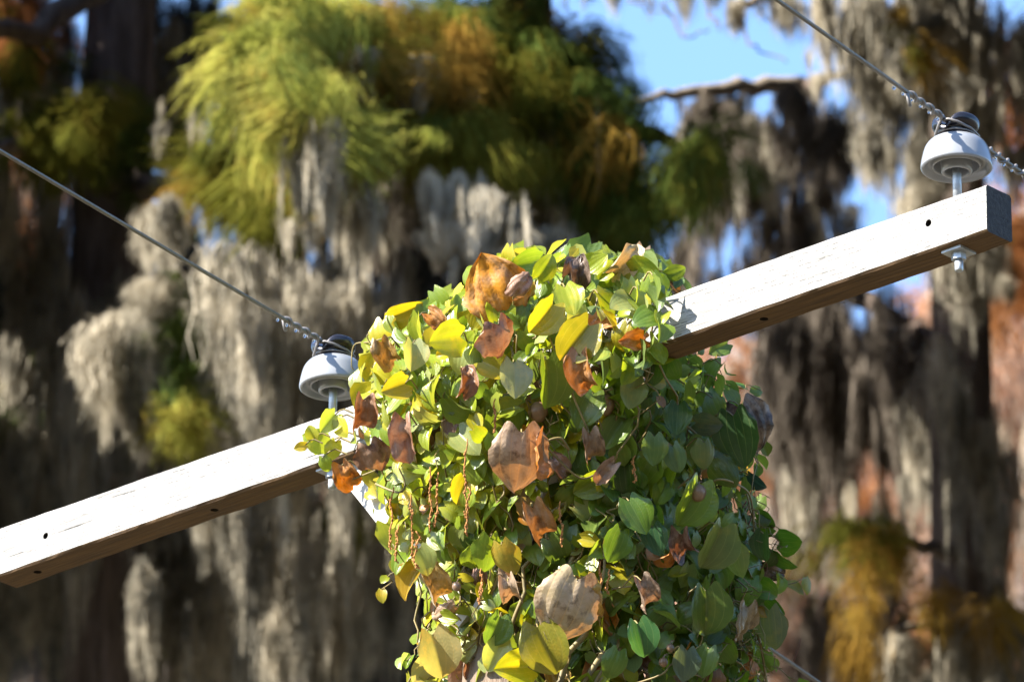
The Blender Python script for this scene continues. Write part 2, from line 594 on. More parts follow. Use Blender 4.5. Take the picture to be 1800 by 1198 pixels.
for a in [(475, 70, 100, 90, 39.5, 26, 'lime'), (450, 135, 50, 80, 39.2, 16, 'lime'), (540, 50, 120, 60, 39.7, 18, 'lime'),
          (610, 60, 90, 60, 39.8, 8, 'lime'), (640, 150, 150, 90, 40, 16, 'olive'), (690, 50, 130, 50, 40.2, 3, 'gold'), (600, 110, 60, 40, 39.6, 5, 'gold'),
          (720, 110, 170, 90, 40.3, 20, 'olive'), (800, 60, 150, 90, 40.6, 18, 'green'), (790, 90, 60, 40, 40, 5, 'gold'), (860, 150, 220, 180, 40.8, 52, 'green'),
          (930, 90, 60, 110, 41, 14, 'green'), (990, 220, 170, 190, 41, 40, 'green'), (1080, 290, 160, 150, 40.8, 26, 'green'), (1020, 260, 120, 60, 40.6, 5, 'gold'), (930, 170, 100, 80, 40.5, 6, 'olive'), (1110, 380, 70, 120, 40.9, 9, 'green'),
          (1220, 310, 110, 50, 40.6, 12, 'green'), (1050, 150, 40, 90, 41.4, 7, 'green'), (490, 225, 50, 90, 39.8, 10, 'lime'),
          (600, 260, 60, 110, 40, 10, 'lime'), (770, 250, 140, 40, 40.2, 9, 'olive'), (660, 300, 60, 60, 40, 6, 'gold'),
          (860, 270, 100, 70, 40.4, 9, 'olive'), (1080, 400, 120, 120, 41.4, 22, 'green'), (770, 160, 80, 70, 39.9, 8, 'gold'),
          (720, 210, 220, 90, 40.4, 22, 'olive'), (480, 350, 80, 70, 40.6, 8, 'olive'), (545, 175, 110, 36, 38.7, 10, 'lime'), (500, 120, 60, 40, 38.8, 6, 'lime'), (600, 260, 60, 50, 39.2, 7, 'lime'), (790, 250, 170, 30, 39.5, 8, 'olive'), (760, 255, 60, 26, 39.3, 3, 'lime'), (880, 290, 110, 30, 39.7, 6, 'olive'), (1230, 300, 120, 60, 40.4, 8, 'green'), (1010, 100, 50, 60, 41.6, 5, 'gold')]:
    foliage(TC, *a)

# --- a moss-hung backing tree added behind the pair, shade painted into its moss
TB = tree_at(480, 57, 'shadowed moss hung cypress standing behind the pale centre curtains', G_NEAR, .34, .2)
limb(TB, [(480, 300, 57), (250, 280, 56.5), (60, 300, 56)], [.1, .07, .04])
limb(TB, [(480, 380, 57), (760, 330, 56.5), (1050, 420, 56)], [.1, .07, .04])
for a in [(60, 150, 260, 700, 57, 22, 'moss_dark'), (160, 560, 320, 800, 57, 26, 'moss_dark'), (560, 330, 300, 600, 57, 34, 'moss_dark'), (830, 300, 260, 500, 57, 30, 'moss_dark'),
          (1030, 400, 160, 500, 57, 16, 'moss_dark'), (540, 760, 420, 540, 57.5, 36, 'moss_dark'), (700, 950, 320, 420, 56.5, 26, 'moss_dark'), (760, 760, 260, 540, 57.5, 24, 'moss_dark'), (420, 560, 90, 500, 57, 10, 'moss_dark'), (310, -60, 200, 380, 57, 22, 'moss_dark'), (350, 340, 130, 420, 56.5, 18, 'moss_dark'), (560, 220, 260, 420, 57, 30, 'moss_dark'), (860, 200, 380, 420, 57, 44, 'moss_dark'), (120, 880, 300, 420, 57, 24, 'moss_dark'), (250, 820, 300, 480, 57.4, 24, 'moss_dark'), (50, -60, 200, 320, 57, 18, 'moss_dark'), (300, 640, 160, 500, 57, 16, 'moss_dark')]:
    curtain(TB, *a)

# --- the brown moss mass right of the gap of sky
TM = tree_at(1410, 53, 'cypress buried in dark brown moss behind the right half of the crossarm', G_NEAR, .30, .15, 15.4)
limb(TM, [(1410, 150, 53), (1300, 150, 52.5), (1200, 165, 52), (1105, 188, 51.6)], [.06, .05, .035, .018], mat='bark_pale')
limb(TM, [(1410, 160, 53), (1500, 120, 52.6)], [.06, .02])
limb(TM, [(1410, 470, 53), (1530, 530, 52), (1650, 600, 51)], [.10, .06, .03])
for a in [(1250, 150, 110, 330, 52.4, 24, 'moss_brown', .6), (1370, 140, 190, 250, 52.6, 36, 'moss_brown', .5), (1300, 140, 220, 120, 52.2, 24, 'moss_brown', .5), (1205, 180, 30, 240, 51.8, 4, 'moss', 1),
          (1330, 180, 70, 260, 51.8, 5, 'moss', .8), (1395, 300, 70, 300, 52.4, 14, 'moss_brown', .1), (1465, 180, 70, 200, 52.4, 7, 'moss_brown', .2), (1230, 360, 90, 260, 53, 5, 'moss_brown', .1), (1300, 400, 80, 260, 53, 7, 'moss_brown', .1), (1490, 330, 40, 240, 53, 5, 'moss', .5), (1360, 330, 120, 260, 53, 9, 'moss_brown', .1), (1440, 300, 50, 220, 53, 5, 'moss', .3), (1425, 430, 130, 520, 52, 30, 'moss_brown', .1),
          (1530, 470, 210, 420, 51.6, 46, 'moss_brown', .08), (1410, 640, 50, 380, 52.2, 6, 'moss', .4), (1580, 600, 80, 280, 51.4, 8, 'moss_brown', 0),
          (1500, 1010, 180, 300, 50, 26, 'moss_brown', 0), (1430, 800, 110, 260, 51.6, 8, 'moss', .6), (1480, 780, 60, 240, 51.4, 4, 'moss', .9),
          (1560, 820, 100, 240, 52, 8, 'moss', .3), (1620, 640, 40, 340, 50.6, 7, 'moss', .9)]:
    curtain(TM, *a[:7], lit=a[7])

# --- the big trunk at the right edge with its pale curtains
TRR = tree_at(1725, 48, 'broad dark cypress trunk at the right edge under pale moss curtains', G_NEAR, .24, .14)
limb(TRR, [(1725, -60, 48), (1600, -50, 47), (1480, -30, 46.4), (1380, -10, 46), (1300, 0, 45.6)], [.09, .07, .05, .035, .02], mat='bark_pale')
limb(TRR, [(1725, 1000, 48), (1790, 1110, 47), (1860, 1130, 46.5)], [.06, .05, .03], mat='bark_pale')
limb(TRR, [(1725, 1000, 48), (1640, 960, 46.8), (1550, 950, 46), (1500, 990, 45.6)], [.05, .04, .025, .01])
limb(TRR, [(1725, 1120, 48), (1650, 1090, 46.8), (1580, 1110, 46)], [.05, .03, .02], mat='bark_pale')
for a in [(1535, -60, 110, 420, 46.8, 12, .8), (1640, -70, 140, 400, 47.0, 18, .7), (1740, -60, 120, 420, 47.2, 15, .5), (1385, -40, 60, 150, 46, 4, 1),
          (1440, -50, 60, 240, 46.4, 5, 1), (1600, 200, 110, 240, 47.2, 9, .6), (1740, 380, 80, 200, 46.9, 8, .3), (1700, 400, 60, 240, 46.9, 6, .9), (1690, 560, 80, 500, 47.2, 7, 0),
          (1760, 660, 60, 540, 47.4, 5, 0), (1690, 1060, 170, 260, 46.0, 20, .85), (1620, 1100, 160, 220, 45.9, 14, .85), (1780, 1120, 100, 200, 46.0, 8, .8), (1300, -40, 40, 90, 45.8, 2, 1), (1690, 140, 180, 220, 47.4, 14, .5), (1530, 100, 50, 260, 47.2, 5, .6), (1600, -60, 200, 160, 46.9, 12, .6)]:
    curtain(TRR, *a[:6], lit=a[6])
for k in range(16):                # ragged moss and twigs against the gap of sky
    curtain(TRR, 1000 + 24 * k + rng.uniform(-10, 10), -70, 20, rng.uniform(70, 190), 46 + rng.uniform(-.4, .4), 1, 'moss', ('wisp', 'wisp', 'shag'), jt=.1, lit=1)
for k in range(9):
    x, y = 980 + 45 * k + rng.uniform(-15, 15), rng.uniform(-30, 120)
    limb(TRR, [(x, y - 60, 46.2), (x + rng.uniform(10, 60), y, 46), (x + rng.uniform(30, 110), y + rng.uniform(-20, 30), 45.9)], [.010, .007, .004], 'twig', 'bark', 5)
limb(TRR, [(1480, -30, 46.4), (1300, -40, 46), (1100, -60, 45.8), (940, -90, 45.6)], [.035, .028, .02, .01], mat='bark_pale')
for a in [(1552, 1000, 34, 80, 45.4, 5, 'gold'), (1518, 1100, 24, 100, 45.4, 4, 'gold'), (1745, 1085, 36, 44, 45.6, 3, 'gold'),
          (1650, 1085, 50, 40, 45.8, 3, 'gold'), (1572, 60, 8, 100, 46.2, 2, 'gold'), (1600, 90, 10, 80, 46.3, 2, 'olive'),
          (1500, 960, 60, 60, 46, 7, 'olive'), (1790, 240, 40, 160, 48.5, 7, 'rust'), (1785, 470, 50, 220, 49.5, 22, 'rust'), (1770, 120, 40, 60, 48.5, 4, 'rust')]:
    foliage(TRR, *a)

# --- far trees: rust coloured crowns and moss, haze and sun painted in as paleness
far = [(1320, 84, 590, 'far rust cypress seen under the arm beside the vine'), (1400, 92, 640, 'pale far cypress between the vine and the dark moss'),
       (1560, 96, 700, 'far cypress behind the foot of the dark moss'), (1660, 88, 470, 'far rusty cypress between the moss and the right trunk'),
       (1800, 80, 330, 'orange far cypress at the right edge of the photo'), (300, 90, 470, 'far pale cypress seen through the gap left of the long wire'),
       (20, 85, 20, 'orange far cypress at the top left corner')]
for px, D, ytop, lab in far:
    dim = px in (300, 600)
    top = at(px, ytop, D).z
    t = tree_at(px, D, lab, G_FAR, .30, .10, top)
    s = D / 45.0
    for _ in range(40 if dim else 54):
        yy = ytop + (rng.random() ** .8) * (1300 - ytop)
        ww = 26 + .22 * (yy - ytop)
        xx = px + rng.gauss(0, .55) * min(ww, 110)
        hang(t, 'foliage_spray', rng.choice(('flat', 'droop')), ('olive' if rng.random() < .7 else 'pink') if dim else ('pink' if rng.random() < .74 else 'rust'), at(xx, yy, D + rng.gauss(0, .8)), s * rng.uniform(.9, 1.5), s * rng.uniform(.8, 1.2), .3)
        for _ in range(2 if rng.random() < .6 else 1):
            hang(t, 'moss_beard', rng.choice(('long', 'long', 'wisp')), 'moss_brown' if dim else 'moss_far', at(xx + rng.gauss(0, 30), yy, D + rng.gauss(0, .8)), rng.uniform(.8, 1.3), rng.uniform(.9, 2.0))

for tr_, x0, x1, D_ in ((TL, -100, 420, 46.4), (TC, 380, 1150, 42.6), (TB, -100, 1150, 57), (TM, 1380, 1640, 52), (TRR, 1600, 1850, 47.4)):
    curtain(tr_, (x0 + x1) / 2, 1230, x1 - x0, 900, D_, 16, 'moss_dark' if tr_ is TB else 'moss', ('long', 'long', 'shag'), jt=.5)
spill_over()

# ------------------------------------------------------------------ unseen clumps added towards the sun to shade these trees
open_np = np.array([list(p) for p in open_sky])
S_np = np.array(list(SUN))


def shade_wish(px, py):
    """how strongly the added clumps should shade this spot"""
    if px < 360: return 1.3
    if py > 800 and px < 760: return 1.0
    if px < 720: return .75
    if px < 1180: return .7 if py < 470 else .9
    if px < 1480: return .75 if py < 480 else .95
    if px < 1660: return .6 if py < 400 else 1.0
    return .5 if py < 520 else 1.0


g = Geo()


def clump_proto(seed):
    """a rough hanging clump of moss, kept cheap"""
    r = random.Random(seed)
    c = Geo()
    for _ in range(24):
        a = r.uniform(0, 6.3)
        d = Vector((math.cos(a), math.sin(a), 0))
        x = Vector((r.gauss(0, .062), r.gauss(0, .062), r.uniform(-.10, .04)))
        l = r.uniform(.2, .36)
        c.ribbon([x + Vector((r.gauss(0, .02), r.gauss(0, .02), -l * t)) for t in (0, .35, .7, 1)], [.018, .052, .04, .008], [d] * 4)
    return c


protos = [clump_proto(700 + i) for i in range(8)]
placed = 0
cen = np.zeros((9000, 3))
for _ in range(42000):
    px, py = rng.uniform(-60, 1820), rng.uniform(-40, 1240)
    if .5 + .9 * noise.noise(Vector((px / 110, py / 210, 4.4))) > shade_wish(px, py): continue
    D = rng.uniform(44.3, 47.2) if px < 360 else rng.uniform(40.5, 43.4) if px < 1180 else rng.uniform(51, 53) if px < 1640 else rng.uniform(46.5, 48)
    if rng.random() < .4: D = rng.uniform(55.8, 58.2) if px < 1180 else D
    P = at(px, py, D)
    pc = np.array(list(P))
    if placed:
        w = cen[:placed] - pc
        if (np.linalg.norm(w - (w @ S_np)[:, None] * S_np, axis=1) < .065).any(): continue
    t = 1.5
    while t < 14:
        q = proj(P + SUN * t)
        if q[0] < -110 or q[1] < -130: break
        t += .2
    C0 = np.array(list(P + SUN * (t + rng.uniform(.1, 1.8))))
    w = C0 - open_np
    tt = w @ S_np
    d = np.linalg.norm(w - tt[:, None] * S_np, axis=1)
    if ((d < .18) & (tt > 0)).any(): continue
    # this added clump blocks no ray of a point kept sunlit
    p = protos[rng.randrange(8)]
    mw = Matrix.Translation(Vector(C0) + Vector((0, 0, .13))) @ Euler((rng.gauss(0, .2), rng.gauss(0, .2), rng.uniform(0, 6.3))).to_matrix().to_4x4()
    arr = np.array(p.v)
    mm = np.array(mw)
    arr = arr @ mm[:3, :3].T + mm[:3, 3]
    b = len(g.v)
    g.v.extend(map(tuple, arr.tolist()))
    g.f.extend([tuple(i + b for i in f) for f in p.f])
    cen[placed] = C0
    placed += 1
    if placed >= 8999: break
# unseen clumps added above, beside and behind the camera to cut sky light
def wood(n, fn, sc, tall=1.35):
    for _ in range(n):
        P, free = fn()
        pc = np.array(list(P))
        if not free:
            w = pc - open_np
            tt = w @ S_np
            d = np.linalg.norm(w - tt[:, None] * S_np, axis=1)
            if ((d < .17 * sc) & (tt > 0)).any(): continue
        p = protos[rng.randrange(8)]
        mm = np.array(Matrix.Translation(P) @ Euler((rng.gauss(0, .12), rng.gauss(0, .12), rng.uniform(0, 6.3))).to_matrix().to_4x4() @ Matrix.Diagonal((sc * 1.1, sc * 1.1, sc * tall, 1)))
        arr = np.array(p.v) @ mm[:3, :3].T + mm[:3, 3]
        b = len(g.v)
        g.v.extend(map(tuple, arr.tolist()))
        g.f.extend([tuple(i + b for i in f) for f in p.f])


wood(2600, lambda: (at(rng.uniform(-500, 2500), rng.uniform(-1300, -430), rng.uniform(39, 58)), False), 1.8)
wood(1900, lambda: (at(rng.uniform(2230, 3400), rng.uniform(-1100, 1500), rng.uniform(24, 58)), False), 2.2)
wood(1700, lambda: (at(rng.uniform(-1900, -330), rng.uniform(-900, 1500), rng.uniform(36, 58)), False), 2.0)


def across():
    a = R(rng.uniform(95, 268))
    d = rng.uniform(26, 40)
    return Vector((math.sin(a) * d, math.cos(a) * d, rng.uniform(0, 15) if a < R(215) else rng.uniform(0, 11))), True


wood(1800, across, 7)
near_wood, g = g, Geo()
for _ in range(1500):
    xx = rng.uniform(-3500, 5300)
    P = at(xx, rng.uniform(760 if 1200 < xx < 1800 else 560, 3400), rng.uniform(100, 118))
    p = protos[rng.randrange(8)]
    mm = np.array(Matrix.Translation(P) @ Euler((rng.gauss(0, .4), rng.gauss(0, .4), rng.uniform(0, 6.3))).to_matrix().to_4x4() @ Matrix.Diagonal((6, 6, 5, 1)))
    arr = np.array(p.v) @ mm[:3, :3].T + mm[:3, 3]
    b = len(g.v)
    g.v.extend(map(tuple, arr.tolist()))
    g.f.extend([tuple(i + b for i in f) for f in p.f])
tag(link('far_woods', g.mesh('far_woods', M['pink'])), 'pale rusty woods filling the distance behind the cypress trees', kind='stuff')
g = near_wood
# trunks added below the unseen clumps
for (px, D, top) in [(-330, 41, 24), (-640, 43, 26), (-420, 37, 22), (2150, 44, 24), (2400, 36, 22), (2300, 52, 25)]:
    b0 = at(px, 599, D)
    g.tube([(b0.x + .2 * noise.noise(Vector((k, px, 0))), b0.y, -.3 + (top + .3) * k / 14) for k in range(15)], [.34 - .016 * k for k in range(15)], 10)
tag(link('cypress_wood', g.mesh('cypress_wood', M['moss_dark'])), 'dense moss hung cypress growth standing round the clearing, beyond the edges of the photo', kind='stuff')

# ------------------------------------------------------------------ crossarm geometry
def z_of(px, py, D): return at(px, py, D).z
Dr = 18.6
bR = at(1735, 405, Dr)
lo, hi = 18.0, 24.0
for _ in range(60):
    mid = (lo + hi) / 2
    if at(-14, 1016, mid).z < bR.z: lo = mid
    else: hi = mid
bL = at(-14, 1016, lo)
ARM_L = (bR - bL).length
dA = (bR - bL).normalized()                 # along the arm, left to right
dA.z = 0; dA.normalize()
pA = Vector((-dA.y, dA.x, 0))               # through the arm, away from the camera
ZV = Vector((0, 0, 1))
AH0, AH1, AD = .124, .112, .088


def A(u, v, w): return bL + dA * u + pA * v + ZV * w


def u_at(px, v, w):
    a, b = -.5, 3.6
    for _ in range(50):
        m = (a + b) / 2
        if proj(A(m, v, w))[0] < px: a = m
        else: b = m
    return a


def mat_arm(name, c0, c1, c2, incise):
    N = NT(name)
    tc = N.n('TexCoord')
    ob = tc.outputs['Object']
    v = N.mapv(ob, (3, 60, 60))
    g = N.noise(v, 2.0, 7, .6)
    patch = N.noise(ob, 5, 4)
    c = N.ramp(g, [(.25, c0), (.5, c1), (.75, c2)])
    c = N.mix(N.math('MULTIPLY', N.math('SUBTRACT', patch, .45), .9), c, c0)
    # checks: thin dark splits along the grain
    v2 = N.mapv(ob, (2.2, 90, 90))
    ck = N.noise(v2, 2.4, 3, .5)
    ckm = N.ramp(ck, [(.66, (0, 0, 0)), (.73, (1, 1, 1))])
    c = N.mix(ckm, c, tuple(x * .2 for x in c0))
    h = N.math('SUBTRACT', g, N.math('MULTIPLY', ckm, .9))
    if incise:
        # rows of short preservative cuts
        sx = N.n('SeparateXYZ'); N.l(ob, sx.inputs[0])
        wob = N.math('MULTIPLY', N.noise(ob, 30, 2), .006)
        zz = N.math('ADD', sx.outputs['Z'], wob)
        row = N.math('MULTIPLY', zz, 1 / .0125)
        ri = N.math('FLOOR', row)
        rf = N.math('PINGPONG', N.math('ADD', row, .5), .5)
        xx = N.math('ADD', N.math('MULTIPLY', sx.outputs['X'], 1 / .062), N.math('MULTIPLY', ri, .37))
        xf = N.math('FRACT', xx)
        inx = N.math('LESS_THAN', xf, .28)
        inz = N.math('LESS_THAN', N.math('SUBTRACT', .5, rf), .11)
        dash = N.math('MULTIPLY', inx, inz)
        worn = N.math('GREATER_THAN', N.noise(ob, 14, 2), .46)
        dash = N.math('MULTIPLY', dash, worn)
        c = N.mix(N.math('MULTIPLY', dash, .9), c, tuple(x * .16 for x in c1))
        h = N.math('SUBTRACT', h, N.math('MULTIPLY', dash, .8))
    N.l(c, N.b.inputs['Base Color'])
    N.b.inputs['Roughness'].default_value = .85
    N.bump(h, .8, .005)
    return N.m


M['arm'] = mat_arm('weathered_grey_wood', (.09, .087, .081), (.245, .240, .229), (.33, .325, .314), True)
M['arm_under'] = mat_arm('unweathered_brown_wood', (.04, .02, .008), (.09, .05, .018), (.14, .08, .03), False)  # underside, darker and browner than the front
M['arm_end'] = mat_arm('grey_end_grain', (.015, .014, .013), (.028, .027, .025), (.05, .046, .042), False)  # end grain, darkened in colour because it faces away from the sun
M['hole'] = NT('dark_bore').m
M['hole'].node_tree.nodes['Principled BSDF'].inputs['Base Color'].default_value = (.02, .014, .01, 1)
M['hole'].node_tree.nodes['Principled BSDF'].inputs['Roughness'].default_value = 1


def simple(name, c, rough, metal=0.0, bumpk=0.0, var=.25, scale=40, coat=0):
    N = NT(name)
    N.b.inputs['Coat Weight'].default_value = coat
    N.b.inputs['Coat Roughness'].default_value = .06
    tc = N.n('TexCoord')
    nz = N.noise(tc.outputs['Object'], scale, 5)
    N.l(N.ramp(nz, [(.3, tuple(x * (1 - var) for x in c)), (.7, tuple(min(1, x * (1 + var * .5)) for x in c))]), N.b.inputs['Base Color'])
    N.b.inputs['Roughness'].default_value = rough
    N.b.inputs['Metallic'].default_value = metal
    if bumpk: N.bump(nz, bumpk, .002)
    return N.m


M['glaze'] = simple('pale_grey_porcelain', (.215, .225, .24), .3, 0, 0, .10, 12, .6)
M['glaze_dark'] = simple('dark_glazed_porcelain', (.012, .011, .016), .26, 0, 0, .3, 20)
M['zinc'] = simple('galvanised_steel', (.42, .45, .48), .5, .75, .25, .25, 60)
M['wire'] = simple('weathered_conductor', (.17, .16, .14), .55, .6, .2, .3, 200)
M['tie'] = simple('aluminium_tie_wire', (.20, .19, .185), .55, .5, .1, .2, 120)
M['pole'] = mat_bark('pole_wood', (.07, .05, .035), (.20, .15, .11))
M['brace'] = simple('white_painted_brace', (.34, .335, .325), .6, 0, .2, .18, 25)
Nw = NT('water_drop')
Nw.b.inputs['Transmission Weight'].default_value = 1
Nw.b.inputs['Roughness'].default_value = .02
Nw.b.inputs['IOR'].default_value = 1.33
M['water'] = Nw.m

# ------------------------------------------------------------------ utility pole
U_POLE = u_at(900, .2, 0)
POLE = A(U_POLE, AD + .125, 0)
pole_o = empty('utility_pole', Vector((POLE.x, POLE.y, 0)), 'wooden utility pole with a long weathered crossarm, its top smothered in vine', 'utility pole')
g = Geo()
PT = POLE.z + .26
g.tube([(POLE.x, POLE.y, -.5 + (PT + .5) * i / 12) for i in range(13)], [.17 - .05 * i / 12 for i in range(13)], 24)
link('pole_shaft', g.mesh('pole_shaft', M['pole']), pole_o)

# the arm: a rough-sawn beam with worn edges
NS = 160
prof_n = 12
g = Geo()
c = .005
for i in range(NS + 1):
    u = ARM_L * i / NS
    H = AH0 + (AH1 - AH0) * i / NS
    base = [(0, c), (0, H * .5), (0, H - c), (c, H), (AD * .5, H), (AD - c, H), (AD, H - c), (AD, H * .5), (AD, c), (AD - c, 0), (AD * .5, 0), (c, 0)]
    for k, (v, w) in enumerate(base):
        e = .0010 if k in (1, 4, 7, 10) else .0017
        a = e * noise.noise(Vector((u * 9, k * 3.7, 2))) + e * .8 * noise.noise(Vector((u * 31, k * 5.1, 7)))
        b = e * noise.noise(Vector((u * 11, k * 2.9, 12))) + .004 * noise.noise(Vector((u * 1.2, 0, 44)))
        g.v.append((u, v + a, w + b))
for i in range(NS):
    for k in range(prof_n):
        k2 = (k + 1) % prof_n
        g.f.append((i * prof_n + k, (i + 1) * prof_n + k, (i + 1) * prof_n + k2, i * prof_n + k2))
g.f.append(tuple(range(prof_n)))
g.f.append(tuple(NS * prof_n + k for k in reversed(range(prof_n))))
am = g.mesh('crossarm', M['arm'], smooth=False)
am.materials.append(M['arm_under']); am.materials.append(M['arm_end']); am.materials.append(M['hole'])
bm = bmesh.new(); bm.from_mesh(am)
bmesh.ops.recalc_face_normals(bm, faces=bm.faces)
for f in bm.faces:
    if abs(f.normal.x) > .7: f.material_index = 2
    elif f.normal.z < -.5: f.material_index = 1
bm.to_mesh(am); bm.free()
MW_ARM = Matrix.Translation(bL) @ Matrix(((dA.x, pA.x, 0, 0), (dA.y, pA.y, 0, 0), (0, 0, 1, 0), (0, 0, 0, 1)))
arm_tmp = bpy.data.objects.new('tmp_arm', am); col.objects.link(arm_tmp)
# bored holes
def uv_front(px, py):
    """(u, w) on the front face under a pixel"""
    u = u_at(px, 0, .06)
    w = .06
    for _ in range(30):
        w += (proj(A(u, 0, w))[1] - py) / 720.0
        u = u_at(px, 0, w)
    return u, w
cut = Geo()
for px, py in ((80, 941), (1632, 392)):
    u, w = uv_front(px, py)
    cut.tube([(u, -.02, w), (u, .06, w)], .0085, 18)
for px in (66, 377, 1343):
    u = u_at(px, AD * .5, 0)
    cut.tube([(u, AD * .5, -.03), (u, AD * .5, .05)], .010, 18)
cm = cut.mesh('cutter', M['hole'], False)
bm = bmesh.new(); bm.from_mesh(cm); bmesh.ops.recalc_face_normals(bm, faces=bm.faces); bm.to_mesh(cm); bm.free()
cut_o = bpy.data.objects.new('tmp_cut', cm); col.objects.link(cut_o)
md = arm_tmp.modifiers.new('b', 'BOOLEAN'); md.object = cut_o; md.operation = 'DIFFERENCE'; md.solver = 'EXACT'; md.material_mode = 'TRANSFER'
dg = bpy.context.evaluated_depsgraph_get()
arm_me = bpy.data.meshes.new_from_object(arm_tmp.evaluated_get(dg))
bpy.data.objects.remove(arm_tmp); bpy.data.objects.remove(cut_o)
arm_me.name = 'crossarm'
arm = link('crossarm', arm_me, pole_o, None, MW_ARM)

# V brace from the arm down to the pole
for px, sgn in ((622, 1), (None, -1)):
    ub = u_at(px, .06, -.02) if px else 2 * U_POLE - u_at(622, .06, -.02)
    a = A(ub - .02 * sgn, .03, .012)
    b = A(U_POLE - sgn * .02, .06, -.47)
    ax = (b - a).normalized()
    side = ax.cross(pA).normalized()
    g = Geo()
    n = 14
    for i in range(n + 1):
        q = a.lerp(b, i / n)
        for sx, sy in ((-1, -1), (1, -1), (1, 1), (-1, 1)):
            jj = .0012 * noise.noise(Vector((i * .9, sx * 3, sy * 5)))
            g.v.append(tuple(q + side * (sx * (.027 + jj)) + pA * (.02 + sy * (.016 + jj))))
    for i in range(n):
        for k in range(4):
            k2 = (k + 1) % 4
            g.f.append((i * 4 + k, i * 4 + k2, (i + 1) * 4 + k2, (i + 1) * 4 + k))
    g.f += [(3, 2, 1, 0), tuple(n * 4 + k for k in range(4))]
    br = link('brace', g.mesh('brace', M['brace'], False), pole_o)
    g = Geo()
    q = a + ax * .06
    g.tube([q - pA * .006, q + pA * .004], [.016, .016], 14)
    g.tube([q - pA * .013, q - pA * .006], [.006, .012], 14)
    link('bolt_head', g.mesh('bolt_head', M['zinc'], False), br)


# ------------------------------------------------------------------ insulators
def lathe(prof, n, fn=None):
    g = Geo()
    for r, z in prof:
        for k in range(n):
            a = 2 * math.pi * k / n
            p = (r * math.cos(a), r * math.sin(a), z)
            g.v.append(fn(p) if fn else p)
    for j in range(len(prof) - 1):
        for k in range(n):
            k2 = (k + 1) % n
            g.f.append((j * n + k, j * n + k2, (j + 1) * n + k2, (j + 1) * n + k))
    return g


def smooth_prof(pr, k=3):
    out = []
    for i in range(len(pr) - 1):
        p0, p1, p2, p3 = pr[max(i - 1, 0)], pr[i], pr[i + 1], pr[min(i + 2, len(pr) - 1)]
        for j in range(k):
            t = j / k
            out.append(tuple(.5 * ((2 * b) + (-a + c_) * t + (2 * a - 5 * b + 4 * c_ - d) * t * t + (-a + 3 * b - 3 * c_ + d) * t ** 3) for a, b, c_, d in zip(p0, p1, p2, p3)))
    out.append(pr[-1])
    return out


WPHI = R(33)
wdir = Vector((math.sin(WPHI), math.cos(WPHI), 0))     # the wires, away from the camera
wside = Vector((wdir.y, -wdir.x, 0))
bell_prof = smooth_prof([(.0445, .069), (.052, .068), (.060, .063), (.070, .049), (.0765, .026), (.0795, .008), (.0788, .002), (.0755, -.001)]) + \
    [(.0725, .0005), (.070, .004), (.066, .013), (.0575, .015), (.0555, .011), (.0540, .004), (.0515, .0035), (.0495, .007), (.047, .040), (.037, .042),
     (.0355, .010), (.0345, -.006), (.0325, -.009), (.0285, -.009), (.0265, -.006), (.0255, .004), (.0245, .050), (.001, .050)]
crown_prof = smooth_prof([(.0450, .0685), (.0440, .073), (.0405, .080), (.0420, .088), (.0500, .0965), (.0530, .106), (.0500, .116), (.038, .1215), (.02, .1225), (.001, .1225)], 4)


def groove(p):
    q = p[0] * wside.x + p[1] * wside.y
    k = max(0, min(1, (p[2] - .088) / .014))
    return (p[0], p[1], p[2] - .026 * k * math.exp(-(q / .0185) ** 2 * (1 if abs(q) < .03 else 1.2)))


bell_me = lathe(bell_prof, 72).mesh('bell', M['glaze'])
crown_me = lathe(crown_prof, 72, groove).mesh('crown', M['glaze_dark'])


def hexnut(z0, z1, r, mat):
    g = Geo(); g.tube([(0, 0, z0), (0, 0, z1)], r, 6)
    return g.mesh('nut', mat, False)


g = Geo(); g.tube([(0, 0, -.088), (0, 0, .045)], .0098, 16)
pin_me = g.mesh('pin', M['zinc'])
ins = []
for px, w_rim, lab in ((1683, .0845, 'white porcelain insulator with a shiny black crown on the raised right end of the crossarm'),
                       (585, .0845, 'white porcelain insulator with a black crown beside the vine, yellow green leaves at its foot')):
    u = u_at(px, AD * .5, .12)
    H = AH0 + (AH1 - AH0) * u / ARM_L
    P = A(u, AD * .5, H + w_rim)
    o = empty('insulator', P, lab, 'insulator', 'pin insulators on the crossarm')
    MT = Matrix.Translation(P)
    link('bell', bell_me, o, None, MT)
    link('crown', crown_me, o, None, MT)
    link('pin', pin_me, o, None, MT)
    # washer and nut below the arm
    zb = -(H + w_rim)
    g = Geo()
    for z in (zb - .0005, zb - .007):
        g.v += [(x, y, z) for x, y in ((-.027, -.027), (.027, -.027), (.027, .027), (-.027, .027))]
    g.f = [(0, 1, 2, 3), (7, 6, 5, 4), (0, 4, 5, 1), (1, 5, 6, 2), (2, 6, 7, 3), (3, 7, 4, 0)]
    link('washer', g.mesh('washer', M['zinc'], False), o, None, MT @ Matrix.Rotation(math.atan2(dA.y, dA.x), 4, 'Z'))
    link('nut', hexnut(zb - .022, zb - .007, .0165, M['zinc']), o, None, MT)
    g = Geo()
    g.tube([(0, 0, zb - .022), (0, 0, zb - .046), (0, 0, zb - .049)], [.0095, .0095, .007], 14)
    link('bolt_end', g.mesh('bolt_end', M['zinc']), o, None, MT)
    ins.append((o, P))

